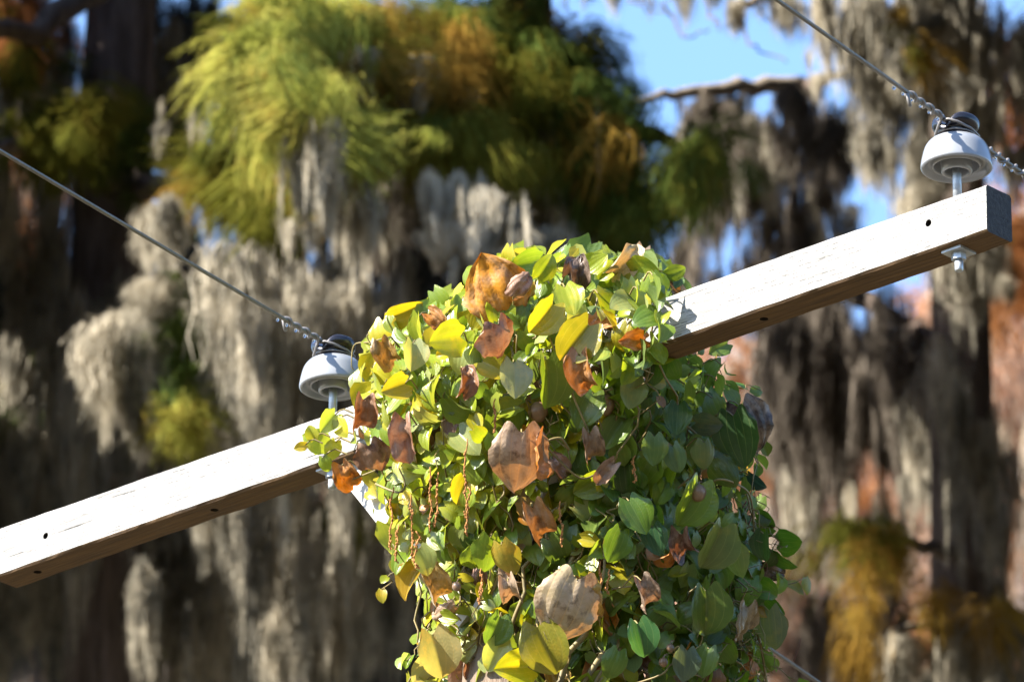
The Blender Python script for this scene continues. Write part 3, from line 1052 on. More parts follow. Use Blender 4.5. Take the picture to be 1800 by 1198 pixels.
# ------------------------------------------------------------------ power lines
def wire(P, near_px, far_px, label, twists, drops_near, drops_far):
    S = P + Vector((0, 0, .102))                      # seat in the crown groove
    def slope_to(px, py, sgn):
        a, b = 0.0, 6.0
        f = lambda t: proj(S + wdir * (sgn * t))[0] - px
        for _ in range(50):
            m = (a + b) / 2
            if (f(m) > 0) == (sgn < 0): a = m
            else: b = m
        Q = S + wdir * (sgn * a)
        D = (Q - CAM).dot(FWD)
        # raise or lower it to pass through the pixel
        dz = 0
        for _ in range(20):
            dz += (proj(Q + ZV * dz)[1] - py) * D / FPX / math.cos(ELEV)
        return dz / a
    kn, kf = slope_to(*near_px, -1), slope_to(*far_px, 1)
    def pt(t):
        k = kn if t < 0 else kf
        a = abs(t)
        z = k * a - (0 if a < 2 else .004 * (a - 2) ** 2 * (1 if k > 0 else .2))
        return S + wdir * t + ZV * z
    o = empty('power_line', S, label, 'wire', 'wires crossing the crossarm')
    ts = [-16, -12, -9, -6, -4, -2.5, -1.5, -.8, -.4, -.2, -.1, -.04, 0, .04, .1, .2, .4, .8, 1.5, 2.5, 4, 7, 11, 16, 22]
    g = Geo(); g.tube([pt(t) for t in ts], .0047, 10)
    link('conductor', g.mesh('conductor', M['wire']), o)
    for sgn, (t0, t1), dn in ((-1, twists[0], drops_near), (1, twists[1], drops_far)):
        g = Geo()
        n = 150
        pts = []
        pitch = .037
        for i in range(n + 1):
            t = t0 + (t1 - t0) * i / n
            c0 = pt(sgn * t)
            ax = (pt(sgn * (t + .01)) - c0).normalized()
            e1 = ax.cross(ZV).normalized(); e2 = e1.cross(ax)
            ph = 2 * math.pi * (t - t0) / pitch * sgn
            rr = .0060 + .0007 * math.sin(t * 70)
            pts.append(c0 + e1 * (math.cos(ph) * rr) + e2 * (math.sin(ph) * rr))
        tail = pts[-1]
        pts.append(tail + Vector((-.002 * sgn, .004, -.012)))
        pts.append(tail + Vector((.006, .006, -.028)))
        g.tube(pts, .0042, 7)
        link('tie_wire', g.mesh('tie_wire', M['tie']), o)
        for k in range(dn):
            t = t0 + pitch * (.75 + k * 1.0)
            q = pt(sgn * t) + Vector((0, -.003, -.0125 - .001 * rng.random()))
            gd = Geo(); gd.ball(q, rng.uniform(.0030, .0046), 14, 10, 1.15)
            link('water_drop', gd.mesh('water_drop', M['water']), o)
    # the tie looped round the neck of the insulator
    for zz, a0, a1 in ((.0790, 0, 6.283),):
        g = Geo()
        g.tube([P + Vector((.0425 * math.cos(a), .0425 * math.sin(a), zz + .001 * math.sin(a * 2))) for a in np.linspace(a0, a1, 40)], .0022, 7)
        link('tie_wire', g.mesh('tie_loop', M['tie']), o)
    g = Geo()
    s0 = pt(-.055)
    g.tube([s0 + Vector((0, 0, .006)), s0 + Vector((-.003, -.012, -.004)), P - wdir * .052 - wside * .012 + ZV * .092, P - wdir * .038 - wside * .030 + ZV * .076,
            P - wdir * .012 - wside * .046 + ZV * .0725], .0034, 7)
    g.tube([s0 + Vector((0, 0, -.006)), P - wdir * .054 + wside * .012 + ZV * .098, P - wdir * .044 + wside * .030 + ZV * .091, P - wdir * .012 + wside * .0455 + ZV * .083,
            P + wdir * .03 + wside * .041 + ZV * .081, pt(.07) + Vector((0, 0, -.006))], .0030, 7)
    link('tie_wire', g.mesh('tie_strap', M['tie']), o)
    return o


wire(ins[0][1], (1366, 0), (1800, 306), 'dark bare wire tied to the insulator on the right end of the crossarm', ((.055, .215), (.07, .34)), 6, 5)
wire(ins[1][1], (0, 265), (1400, 1172), 'thin bare wire tied to the insulator beside the vine and passing behind the leaves', ((.055, .20), (.06, .24)), 5, 3)

# ------------------------------------------------------------------ leaves
def leaf_geo(nx, ny, W=.56, cup=0., curl=0., fold=0., wave=0., roll=0., pucker=.02, twist=0., seed=0, tipk=.0, crumple=0.):
    """heart-shaped leaf, stalk end at the origin, tip towards +Y, length 1; uv = (across, along)"""
    r = random.Random(seed)
    p1, p2, p3 = r.uniform(0, 6), r.uniform(0, 6), r.uniform(0, 6)
    g = Geo()
    uv = []
    asy = r.uniform(-.08, .08)
    for j in range(ny + 1):
        t = j / ny
        w = W * ((1 - t) ** .82) * math.sqrt(t + .09) * 1.78
        if j == ny: w = .004
        for i in range(nx + 1):
            s = -1 + 2 * i / nx
            a = abs(s)
            rag = .14 if crumple else .06
            x = w * s * (1 + asy * s) * (1 + rag * a * noise.noise(Vector((t * 7, (3 if s > 0 else 8) + seed, 2))))
            y = t - .19 * (1 - t) ** 4 * math.sin(math.pi * a ** 1.5) + .06 * t * (1 - t)
            x *= 1 + .05 * wave * 4 * math.sin(t * 9 + p3) * a
            z = cup * x * x * 2 + fold * abs(x)
            z += pucker * (abs(math.sin(1.5 * math.pi * s)) - .5) * math.sin(math.pi * min(1, t * 1.02)) * 1.2
            z += wave * (math.sin(t * 8 + p1 + (2 if s > 0 else 0)) * a ** 2 + .5 * math.sin(t * 15 + p2 + s * 3) * a ** 3)
            if crumple:
                z += crumple * noise.noise(Vector((x * 3.2 + seed, y * 3.2, 1.7))) * 1.3 + crumple * .6 * noise.noise(Vector((x * 8 + seed, y * 7, 5.1)))
                x += crumple * .5 * noise.noise(Vector((x * 4, y * 4 + seed, 9))) * a
            if abs(roll) > 1e-3:
                an = roll * x
                x2 = math.sin(an) / roll
                z2 = z * math.cos(an) + (1 - math.cos(an)) / roll
                x, z = x2, z2
            if twist:
                an = twist * t
                x, z = x * math.cos(an) - z * math.sin(an), x * math.sin(an) + z * math.cos(an)
            if abs(curl) > 1e-3:
                k = curl * (1 + tipk * t)
                an = k * y
                yy = math.sin(an) / k
                zz = -(1 - math.cos(an)) / k
                y2 = yy + z * math.sin(an)
                z2 = zz + z * math.cos(an)
                y, z = y2, z2
            g.v.append((x, y, z))
            uv.append((i / nx, t))
    n = nx + 1
    for j in range(ny):
        for i in range(nx):
            g.f.append((j * n + i, j * n + i + 1, (j + 1) * n + i + 1, (j + 1) * n + i))
    return g, uv


def leaf_mesh(name, mat, **k):
    g, uv = leaf_geo(**k)
    me = g.mesh(name, mat)
    ul = me.uv_layers.new(name='UVMap')
    for lp in me.loops:
        ul.data[lp.index].uv = uv[lp.vertex_index]
    return me


def mat_leaf(name, vertex=False, dead=False):
    N = NT(name)
    if vertex:
        at_ = N.n('Attribute', attribute_name='Col')
        base = at_.outputs['Color']
    else:
        oi = N.n('ObjectInfo')
        base = oi.outputs['Color']
    uvn = N.n('UVMap')
    sx = N.n('SeparateXYZ'); N.l(uvn.outputs[0], sx.inputs[0])
    tc = N.n('TexCoord')
    pos = N.n('NewGeometry').outputs['Position']
    s3 = N.math('MULTIPLY', N.math('SUBTRACT', sx.outputs['X'], .5), 6.0)
    d = N.math('PINGPONG', s3, .5)
    dv = N.ramp(d, [(0.0, (1, 1, 1)), (.07 if not dead else .10, (0, 0, 0))])
    # cross veins between the main ones
    cr = N.math('PINGPONG', N.math('ADD', N.math('MULTIPLY', sx.outputs['Y'], 15.0), N.math('MULTIPLY', d, 1.6)), .5)
    blotch = N.noise(pos, 22, 4, .6)
    fine = N.noise(pos, 130, 3, .6)
    edge = N.math('ABSOLUTE', N.math('SUBTRACT', sx.outputs['X'], .5))
    if dead:
        dark = N.mix(1.0, base, (.38, .30, .26), 'MULTIPLY')
        pale = N.mix(.4, base, (.46, .36, .28))
        c = N.mix(N.ramp(blotch, [(.42, (0, 0, 0)), (.66, (1, 1, 1))]), base, pale)
        c = N.mix(N.ramp(N.noise(pos, 37, 4, .6), [(.52, (0, 0, 0)), (.70, (1, 1, 1))]), c, dark)
        c = N.mix(N.math('MULTIPLY', dv, .5), c, N.mix(1.0, base, (1.5, 1.35, 1.1), 'MULTIPLY'))
        c = N.mix(N.math('MULTIPLY', N.ramp(cr, [(0, (1, 1, 1)), (.16, (0, 0, 0))]), .14), c, dark)
        tf, rough = .22, .42
    else:
        yl = N.mix(1.0, base, (1.9, 1.3, .7), 'MULTIPLY')
        dk = N.mix(1.0, base, (.72, .8, .8), 'MULTIPLY')
        c = N.mix(N.ramp(blotch, [(.35, (0, 0, 0)), (.68, (1, 1, 1))]), dk, base)
        c = N.mix(N.math('MULTIPLY', N.ramp(N.noise(pos, 16, 5, .65), [(.55, (0, 0, 0)), (.72, (1, 1, 1))]), .55), c, yl)
        c = N.mix(N.math('MULTIPLY', dv, .34), c, N.mix(.5, yl, (.30, .34, .16)))
        # browned rims and spots
        rim = N.math('ADD', N.math('MULTIPLY', edge, 1.5), N.math('MULTIPLY', N.noise(pos, 45, 4), .7))
        rim = N.ramp(rim, [(1.08, (0, 0, 0)), (1.0, (0, 0, 0))]) if False else N.ramp(N.math('MULTIPLY', rim, .7), [(.78, (0, 0, 0)), (.86, (1, 1, 1))])
        c = N.mix(N.math('MULTIPLY', rim, .8), c, (.16, .085, .03))
        sp = N.ramp(fine, [(.70, (0, 0, 0)), (.78, (1, 1, 1))])
        c = N.mix(N.math('MULTIPLY', sp, .35), c, (.10, .06, .02))
        tf, rough = .46, .28
    back = N.n('NewGeometry').outputs['Backfacing']
    c = N.mix(N.math('MULTIPLY', back, .35), c, N.mix(.5, c, (.28, .30, .20) if not dead else (.34, .26, .20)))
    h = N.math('SUBTRACT', N.math('MULTIPLY', d, .6 if not dead else 1.2), N.math('MULTIPLY', cr, -.35 if not dead else -.2))
    h = N.math('ADD', h, N.math('MULTIPLY', fine, .25))
    N.bump(h, .35 if not dead else .55, .003)
    tcol = N.mix(1.0, c, (1.6, 1.4, .5) if not dead else (1.5, .9, .45), 'MULTIPLY')
    sheer(N, c, tcol, tf, rough)
    N.b.inputs['Specular IOR Level'].default_value = (.5 if not dead else .45)
    return N.m


M['leaf'] = mat_leaf('vine_leaf')
M['leaf_dead'] = mat_leaf('dead_vine_leaf', dead=True)
M['leaf_mass'] = mat_leaf('inner_vine_leaf', vertex=True)
M['stem'] = simple('green_brown_stem', (.17, .13, .04), .6, 0, 0, .5, 25)
M['stem_red'] = simple('red_brown_twig', (.13, .045, .02), .7, 0, 0, .4, 40)
M['spike'] = simple('dry_orange_flowers', (.36, .15, .035), .8, 0, 0, .5, 150)
M['bulbil'] = simple('tan_bulbil_skin', (.20, .12, .065), .38, 0, .5, .35, 70)

GREEN, DEAD = [], []
rr = random.Random(3)
for i in range(12):
    GREEN.append(leaf_mesh('leaf', M['leaf'], nx=12, ny=9, W=rr.uniform(.47, .60), cup=rr.uniform(-.35, .45), curl=rr.uniform(-.2, .9), fold=rr.uniform(-.05, .4),
                           wave=rr.uniform(.0, .035), pucker=rr.uniform(.003, .012), twist=rr.uniform(-.35, .35), seed=i, tipk=rr.uniform(0, .8)))
for i in range(10):
    DEAD.append(leaf_mesh('dead_leaf', M['leaf_dead'], nx=14, ny=11, W=rr.uniform(.46, .56), cup=rr.uniform(-.3, .5), curl=rr.uniform(.2, 2.2), fold=rr.uniform(0, .6),
                          wave=rr.uniform(.03, .10), roll=rr.choice([-1, 1]) * rr.uniform(1.6, 4.2), pucker=rr.uniform(.01, .028), crumple=rr.uniform(.08, .20), twist=rr.uniform(-.9, .9), seed=50 + i, tipk=.5))
BIG = leaf_mesh('dead_leaf', M['leaf_dead'], nx=18, ny=14, W=.60, cup=-.35, curl=.9, fold=.0, wave=.045, pucker=.03, crumple=.05, seed=81)
BIG2 = leaf_mesh('dead_leaf', M['leaf_dead'], nx=18, ny=14, W=.60, cup=-.2, curl=1.5, fold=-.25, wave=.05, pucker=.06, crumple=.07, seed=82)
FOLD = leaf_mesh('leaf', M['leaf'], nx=14, ny=10, W=.58, cup=.1, curl=.5, fold=.6, wave=.03, pucker=.006, seed=83)
ROLL = leaf_mesh('dead_leaf', M['leaf_dead'], nx=16, ny=12, W=.52, cup=.1, curl=1.2, roll=3.4, wave=.07, pucker=.03, crumple=.14, twist=.7, seed=84)
DROOPG = leaf_mesh('leaf', M['leaf'], nx=12, ny=10, W=.52, cup=-.5, curl=.8, wave=.02, pucker=.008, seed=85)
FAN = leaf_mesh('dead_leaf', M['leaf_dead'], nx=20, ny=12, W=.66, cup=-.1, curl=.35, fold=-.12, wave=.04, pucker=.06, crumple=.08, seed=87)
PLAIN = leaf_mesh('leaf', M['leaf'], nx=12, ny=10, W=.56, cup=.15, curl=.3, wave=.03, pucker=.008, fold=.1, seed=86)

# ------------------------------------------------------------------ the vine's body
ROWS = [(430, 960, 1080), (445, 900, 1130), (470, 850, 1190), (510, 800, 1212), (550, 705, 1212), (600, 660, 1215), (650, 645, 1270), (700, 625, 1285), (750, 630, 1338),
        (800, 640, 1340), (850, 652, 1322), (900, 664, 1325), (950, 682, 1350), (1000, 705, 1362), (1050, 735, 1362), (1100, 745, 1362), (1150, 740, 1350), (1200, 730, 1345), (1320, 740, 1340), (1420, 780, 1300)]


def span(py):
    for (y0, a0, b0), (y1, a1, b1) in zip(ROWS, ROWS[1:]):
        if y0 <= py <= y1:
            t = (py - y0) / (y1 - y0)
            return a0 + (a1 - a0) * t, b0 + (b1 - b0) * t
    return None


D_C = proj(Vector((POLE.x, POLE.y, bL.z)))[2] - .02
VP = Vector((POLE.x, POLE.y, 0))
vine = empty('climbing_vine', Vector((POLE.x, POLE.y, 0)), 'thick climbing vine of heart shaped green, yellow and dead brown leaves swallowing the pole top', 'vine')


def arm_band(px, py):
    u = u_at(px, 0, .06)
    a = proj(A(u, 0, 0))
    return a[2], proj(A(u, 0, .12))[1], a[1]


def shell(px, py, depth=0.0):
    """point on the leafy surface under a pixel, and its outward direction"""
    a, b = span(py)
    xc, hw = (a + b) / 2, (b - a) / 2
    q = max(-1, min(1, (px - xc) / hw))
    top = max(0.0, min(1.0, (py - 425) / 210.0))
    dome = math.sqrt(max(0, 1 - (1 - top) ** 2))
    dd = .40 * math.sqrt(max(0, 1 - q * q)) * (.25 + .75 * dome)
    bulge = .05 * noise.noise(Vector((px / 130, py / 130, 3)))
    D = D_C - dd - bulge
    Da, yt, yb = arm_band(px, py)
    if px < 1172 and yt - 25 < py < yb + 40: D = min(D, Da - .07)
    n = RGT * (q * .95) - FWD * (math.sqrt(max(0.03, 1 - q * q)) * (.4 + .6 * dome)) + UPV * (.15 + .75 * (1 - dome))
    return at(px, py, D + depth), n.normalized(), q, dome


def frame(Y, Z):
    Y = Y.normalized()
    Z = (Z - Y * Z.dot(Y)).normalized()
    X = Y.cross(Z)
    return Matrix(((X.x, Y.x, Z.x, 0), (X.y, Y.y, Z.y, 0), (X.z, Y.z, Z.z, 0), (0, 0, 0, 1)))


stalks = Geo()


def stalk(P0, into, L):
    """leaf stalk from the blade back into the vine"""
    a = P0 + into * (L * .5) + ZV * (L * .35)
    b = P0 + into * L + ZV * (L * .1)
    stalks.tube([P0, P0.lerp(a, .5) + ZV * .004, a, b], [.0016, .0018, .002, .0022], 5, False)


taken = []
leaves = 0


def put_leaf(me, C, Y, Z, L, colr, name, label=None):
    global leaves
    F = frame(Y, Z)
    yv = Y.normalized()
    O = C - yv * (L * .45)
    o = link(name, me, vine, None, Matrix.Translation(O) @ F @ Matrix.Diagonal((L, L, L, 1)))
    o.color = (*colr, 1)
    if label: o['label'] = label
    leaves += 1
    stalk(O, (VP - O).normalized() * .0 + Vector((VP.x - O.x, VP.y - O.y, 0)).normalized(), rng.uniform(.03, .07))
    return o


def hero(px, py, L, ang, colr, kind='g', yaw=0, pitch=0, dep=0.0, label=None, me=None):
    """ang: where the tip points in the picture, 0 down, 90 right; yaw turns the face sideways; pitch lifts the tip towards the viewer"""
    if span(py) and span(py)[0] < px < span(py)[1]:
        P, n, q, dm = shell(px, py, -.055 + dep)
    else:
        P = at(px, py, D_C - .05 + dep)
    if kind == 'd' and me is not BIG and me is not FAN:
        yaw += rng.uniform(-30, 30); ang += rng.uniform(-15, 15); L *= .88
    elif kind == 'g': L *= .85
    a, p, w = R(ang), R(pitch), R(yaw)
    Y = RGT * math.sin(a) - UPV * math.cos(a)
    Z = -FWD
    Y2 = Y * math.cos(p) + Z * math.sin(p)
    Z2 = Z * math.cos(p) - Y * math.sin(p)
    X2 = Y2.cross(Z2)
    Z3 = Z2 * math.cos(w) + X2 * math.sin(w)
    D = proj(P)[2]
    if me is None:
        me = rng.choice(GREEN if kind == 'g' else DEAD)
    put_leaf(me, P, Y2, Z3, L * D / FPX, colr, 'leaf' if kind == 'g' else 'dead_leaf', label)
    taken.append((px, py, L * .42))


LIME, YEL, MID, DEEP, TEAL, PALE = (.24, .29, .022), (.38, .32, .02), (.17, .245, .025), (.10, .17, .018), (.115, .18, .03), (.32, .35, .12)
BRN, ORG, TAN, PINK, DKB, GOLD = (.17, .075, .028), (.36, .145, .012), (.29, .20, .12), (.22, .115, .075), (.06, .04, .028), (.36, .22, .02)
H = hero
# the leaves one can pick out
H(868, 502, 112, -158, (.40, .17, .01), 'd', -8, 8, -.09, 'large orange brown leaf on top', FAN)
H(925, 505, 70, 120, (.16, .075, .03), 'd', 10, 10, -.08, None, DEAD[0])
H(893, 605, 100, 15, PINK, 'd', -20, -10, -.05, 'curled pinkish brown ribbed leaf', BIG2)
H(905, 665, 78, 5, (.34, .36, .26), 'g', -20, 25, -.03, 'leaf glaring white in the sun', PLAIN)  # sun glare painted in as a pale leaf colour
H(825, 668, 66, 150, BRN, 'd', 20, 10, -.05, 'rolled chestnut brown leaf', ROLL)
H(1018, 660, 92, -8, (.28, .12, .02), 'd', 10, 5, -.05, 'twisted orange brown leaf', ROLL)
H(966, 672, 104, 8, (.13, .18, .02), 'g', -40, 5, -.05, None, FOLD)
H(1030, 718, 82, -25, (.12, .17, .03), 'g', 10, 20, -.03, None, PLAIN)
H(917, 812, 116, 0, TAN, 'd', -15, 5, -.06, 'big tan and pink dead leaf', BIG)
H(946, 800, 92, 8, ORG, 'd', 62, 0, -.05, 'orange half of a folded leaf', DEAD[1])
H(948, 925, 92, 8, (.26, .13, .03), 'd', 25, 0, -.05, 'crumpled brown and yellow leaf', ROLL)
H(998, 1070, 126, -18, (.32, .25, .14), 'd', -10, 18, -.08, 'largest round tan leaf', BIG)
H(1040, 1050, 80, 20, GOLD, 'd', 40, 10, -.03, None, DEAD[4])
H(722, 1022, 74, -30, GOLD, 'd', 30, 0, -.02, 'papery golden brown leaf at the left edge', FOLD)
H(768, 1035, 88, 15, (.32, .22, .05), 'd', -30, 0, -.04, None, ROLL)
H(745, 985, 60, 20, PALE, 'g', -20, 10, -.04, None, PLAIN)
H(636, 735, 84, 5, BRN, 'd', -20, 0, -.16, 'dead brown leaf hanging over the crossarm', ROLL)
H(662, 812, 80, 15, (.16, .085, .045), 'd', -10, 0, -.14, 'ribbed brown leaf below the crossarm', BIG2)
H(712, 772, 88, -4, PINK, 'd', 15, 0, -.12, None, DEAD[2])
H(610, 842, 66, 12, ORG, 'd', 20, 0, -.14, 'small orange rimmed leaf beside the bolt', DEAD[3])
H(1296, 772, 112, 10, (.035, .07, .025), 'g', 20, 10, -.04, 'large dark green leaf at the right edge', PLAIN)
H(1322, 756, 100, 25, (.035, .02, .016), 'd', -10, 0, .03, 'dark brown leaf behind the large green one', BIG)
H(1255, 962, 96, -20, (.13, .16, .05), 'g', -30, 5, -.08, 'drooping olive leaf with a tan rim', FOLD)
H(1285, 985, 88, 5, (.15, .19, .07), 'g', 40, 0, -.06, None, DROOPG)
H(1243, 1075, 98, 4, (.08, .12, .025), 'g', -20, 0, -.06, None, FOLD)
H(1200, 972, 84, 0, (.11, .05, .03), 'd', 10, 0, -.03, 'dark red brown crumpled leaf', DEAD[5])
H(1138, 1048, 76, 12, (.17, .12, .085), 'd', -15, 0, -.06, 'grey brown shrivelled leaf', ROLL)
H(1386, 953, 66, 88, (.07, .15, .02), 'g', 15, 55, -.02, None, PLAIN)
H(1378, 986, 56, 55, (.06, .12, .02), 'g', 50, 20, -.02)
H(1362, 1005, 54, 60, DKB, 'd', 20, 0, 0, None, DEAD[6])
H(1346, 1037, 48, 60, (.08, .16, .02), 'g', 0, 40)
H(1357, 1068, 52, 45, (.07, .14, .02), 'g', 30, 30)
H(1351, 1108, 92, 0, (.12, .14, .09), 'g', 25, 0, -.02, None, DROOPG)
H(1312, 1100, 84, -10, (.20, .15, .08), 'd', -20, 0, -.03, None, DEAD[6])
H(1328, 850, 50, 40, (.02, .05, .06), 'g', 40, 0, 0, 'small bluish hanging leaf')
H(1345, 915, 44, 40, (.07, .14, .02), 'g', 30, 20)
H(1340, 960, 60, -5, (.04, .08, .03), 'g', 40, 0)
H(788, 595, 88, -80, (.33, .34, .02), 'g', 0, 50, -.05, 'bright lemon yellow leaf', PLAIN)
H(1000, 525, 74, 20, (.29, .33, .025), 'g', -10, 40, -.04, None, PLAIN)
H(955, 558, 78, -35, YEL, 'g', -20, 15, -.04, None, FOLD)
H(1012, 600, 92, -40, (.26, .23, .02), 'd', -30, 10, -.04, None, FOLD)
H(930, 462, 70, -75, (.18, .25, .025), 'g', 0, 45, -.02)
H(960, 470, 60, 140, LIME, 'g', 20, 10)
H(1047, 462, 56, 130, (.30, .34, .02), 'g', -20, 0, 0, None, PLAIN)
H(1022, 474, 66, 170, DKB, 'd', 0, 20, -.04, 'dark shrivelled leaf on top', ROLL)
H(1008, 465, 50, 150, (.10, .07, .05), 'd', 30, 0, -.03, None, DEAD[7])
H(1105, 462, 84, 110, (.36, .30, .14), 'd', 10, 20, -.03, 'rolled yellow and cream leaf on top', ROLL)
H(1130, 480, 70, 80, (.22, .27, .03), 'g', 0, 40, -.02)
H(1188, 480, 44, 100, (.16, .22, .03), 'g', 20, 20)
H(715, 548, 66, 100, (.36, .27, .015), 'd', 10, 30, -.04, 'yellow leaf with black spots', FOLD)
H(770, 560, 50, 60, ORG, 'd', 0, 30)
H(680, 625, 66, 10, (.26, .16, .03), 'd', 10, 0, -.06, None, DEAD[8])
H(695, 680, 60, -70, (.34, .27, .02), 'g', 0, 40, -.06)
H(725, 625, 60, 0, (.34, .34, .15), 'g', -20, 20, -.06)
H(870, 1107, 66, -20, TEAL, 'g', -20, 10, -.06, None, FOLD)
H(960, 1140, 104, 10, (.24, .22, .03), 'd', 25, 5, -.07, None, FOLD)
H(905, 1172, 84, -90, (.36, .34, .015), 'g', 10, 45, -.08, 'bright yellow leaf near the bottom', FOLD)
H(870, 1150, 70, -20, PALE, 'g', -10, 10, -.06)
H(770, 1150, 92, 10, (.36, .30, .13), 'd', -35, 5, -.05, None, FOLD)
H(785, 1088, 66, -25, TAN, 'd', -20, 0, -.03, None, DEAD[0])
H(745, 1175, 70, -30, (.36, .30, .16), 'g', -30, 0, -.02, None, PLAIN)
H(790, 1085, 40, 80, LIME, 'g', 0, 40, -.05)
H(900, 1050, 74, 15, (.32, .24, .16), 'd', -20, 0, -.06, None, DEAD[9])
H(890, 985, 74, 5, (.32, .26, .04), 'd', 15, 0, -.06, None, DROOPG)
H(862, 975, 80, 0, MID, 'g', -25, 0, -.04, None, DROOPG)
H(1150, 790, 62, 0, (.12, .18, .04), 'g', -10, 15, -.05, None, PLAIN)
H(1188, 805, 58, 15, (.10, .16, .07), 'g', 0, 20, -.05)
H(1190, 735, 66, -5, (.06, .12, .03), 'g', 0, 25, -.04, None, PLAIN)
H(1242, 745, 60, 80, (.07, .09, .06), 'g', 10, 40, -.03)
H(1258, 715, 52, 20, (.10, .15, .04), 'g', 0, 30, -.02)
H(1120, 905, 80, 30, DEEP, 'g', -15, 20, -.06, None, PLAIN)
H(1152, 948, 62, 12, (.035, .09, .035), 'g', 10, 15, -.05, None, PLAIN)
H(1082, 958, 70, -20, DEEP, 'g', -20, 15, -.05, None, PLAIN)
H(1128, 1122, 72, 15, (.05, .13, .04), 'g', -15, 10, -.07, None, FOLD)
H(1215, 885, 98, -20, (.16, .22, .03), 'g', -30, 15, -.06, None, FOLD)
H(1080, 1165, 66, -20, TEAL, 'g', -5, 30, -.06)
H(1205, 1168, 66, -5, (.10, .13, .08), 'g', -10, 10, -.06, None, PLAIN)
H(1240, 1162, 62, -15, (.09, .14, .03), 'g', 20, 10, -.05, None, PLAIN)
H(1275, 825, 76, 40, (.09, .12, .02), 'g', -10, 30, -.03, None, DROOPG)
H(1240, 800, 60, 5, (.15, .18, .06), 'g', -15, 10, -.04, None, DROOPG)
H(1150, 650, 60, -5, (.07, .13, .02), 'g', 10, 15, -.05, None, PLAIN)
H(1180, 650, 54, 15, DEEP, 'g', 20, 15, -.05)
H(1265, 612, 48, -60, (.11, .17, .03), 'g', 0, 30, .1)
H(1112, 690, 64, -10, (.20, .24, .09), 'g', -10, 15, -.05, None, PLAIN)
H(1040, 790, 74, 10, (.20, .13, .075), 'd', -20, 0, -.03, None, ROLL)
H(1065, 830, 56, -30, (.22, .14, .09), 'd', 0, 0, -.02, None, DEAD[2])
# the sprig lying on the arm under the insulator
SPD = arm_band(575, 760)[0] - D_C - .0
for q in ((578, 742, 50, -40, (.34, .40, .07), 'g', 0, 30), (556, 775, 56, -120, (.30, .37, .06), 'g', 10, 30), (600, 752, 44, 30, (.36, .36, .04), 'g', 10, 30),
          (585, 790, 44, -20, (.34, .36, .05), 'g', 0, 30), (528, 785, 26, -70, (.38, .30, .03), 'g', 0, 20), (572, 815, 34, 20, (.22, .28, .03), 'g', 0, 20), (548, 760, 30, 200, (.36, .36, .05), 'g', 0, 10)):
    H(*q, dep=SPD + rng.uniform(-.05, -.02))

n_hero = leaves


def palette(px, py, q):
    """leaf colours by place, sunlit left and top and shaded right painted into them"""
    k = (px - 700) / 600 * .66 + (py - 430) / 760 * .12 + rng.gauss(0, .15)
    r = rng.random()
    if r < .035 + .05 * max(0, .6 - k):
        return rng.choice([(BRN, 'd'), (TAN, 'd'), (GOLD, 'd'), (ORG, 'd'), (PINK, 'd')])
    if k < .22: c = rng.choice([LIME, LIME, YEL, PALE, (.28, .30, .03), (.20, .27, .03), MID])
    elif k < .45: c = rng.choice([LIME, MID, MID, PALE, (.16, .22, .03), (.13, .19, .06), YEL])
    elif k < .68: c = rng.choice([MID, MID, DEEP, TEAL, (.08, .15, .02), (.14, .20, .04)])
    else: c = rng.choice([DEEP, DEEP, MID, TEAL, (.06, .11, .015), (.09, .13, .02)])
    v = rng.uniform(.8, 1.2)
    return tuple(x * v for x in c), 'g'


def pose(n, dome, jit=38):
    nn = (n * 1.0 + ZV * rng.uniform(.1, .5 + .5 * (1 - dome)) + Vector((rng.gauss(0, .55), rng.gauss(0, .55), rng.gauss(0, .45)))).normalized()
    dn = -ZV - nn * (-ZV).dot(nn)
    if dn.length < .1: dn = nn.orthogonal()
    dn.normalize()
    a = R(rng.gauss(0, jit))
    side = nn.cross(dn)
    return (dn * math.cos(a) + side * math.sin(a)), nn


fill = []
for size, tries in ((46, 400), (37, 2600), (29, 5500), (22, 8000)):
    for _ in range(tries):
        py = rng.uniform(440, 1225)
        a, b = span(py)
        px = rng.uniform(a - 8, b + 8)
        s = size * rng.uniform(.85, 1.15)
        if any((px - x) ** 2 + (py - y) ** 2 < (rad * .62 + s * .36) ** 2 for x, y, rad in taken): continue
        taken.append((px, py, s * .36))
        fill.append((px, py, s))
rng.shuffle(fill)
fill.sort(key=lambda f: -f[2])
cap = 300 - n_hero
rest = fill[cap:]
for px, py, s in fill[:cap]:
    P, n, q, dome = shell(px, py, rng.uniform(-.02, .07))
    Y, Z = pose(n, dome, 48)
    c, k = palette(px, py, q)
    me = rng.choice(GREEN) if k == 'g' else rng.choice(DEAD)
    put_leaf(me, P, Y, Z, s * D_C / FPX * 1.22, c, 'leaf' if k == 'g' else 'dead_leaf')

# the smaller and inner leaves, past counting
lg = [leaf_geo(nx=6, ny=5, W=rr.uniform(.48, .6), cup=rr.uniform(-.4, .4), curl=rr.uniform(0, .9), fold=rr.uniform(0, .5), wave=.02, pucker=.015, seed=900 + i) for i in range(8)]
mv, mf, mu, mc = [], [], [], []


def mass_leaf(P, Y, Z, L, c):
    g, uv = rng.choice(lg)
    mm = np.array(Matrix.Translation(P - Y.normalized() * (L * .45)) @ frame(Y, Z) @ Matrix.Diagonal((L, L, L, 1)))
    arr = np.array(g.v) @ mm[:3, :3].T + mm[:3, 3]
    b = len(mv)
    mv.extend(map(tuple, arr.tolist()))
    mf.extend([tuple(i + b for i in f) for f in g.f])
    mu.extend(uv)
    mc.extend([(*c, 1)] * len(uv))


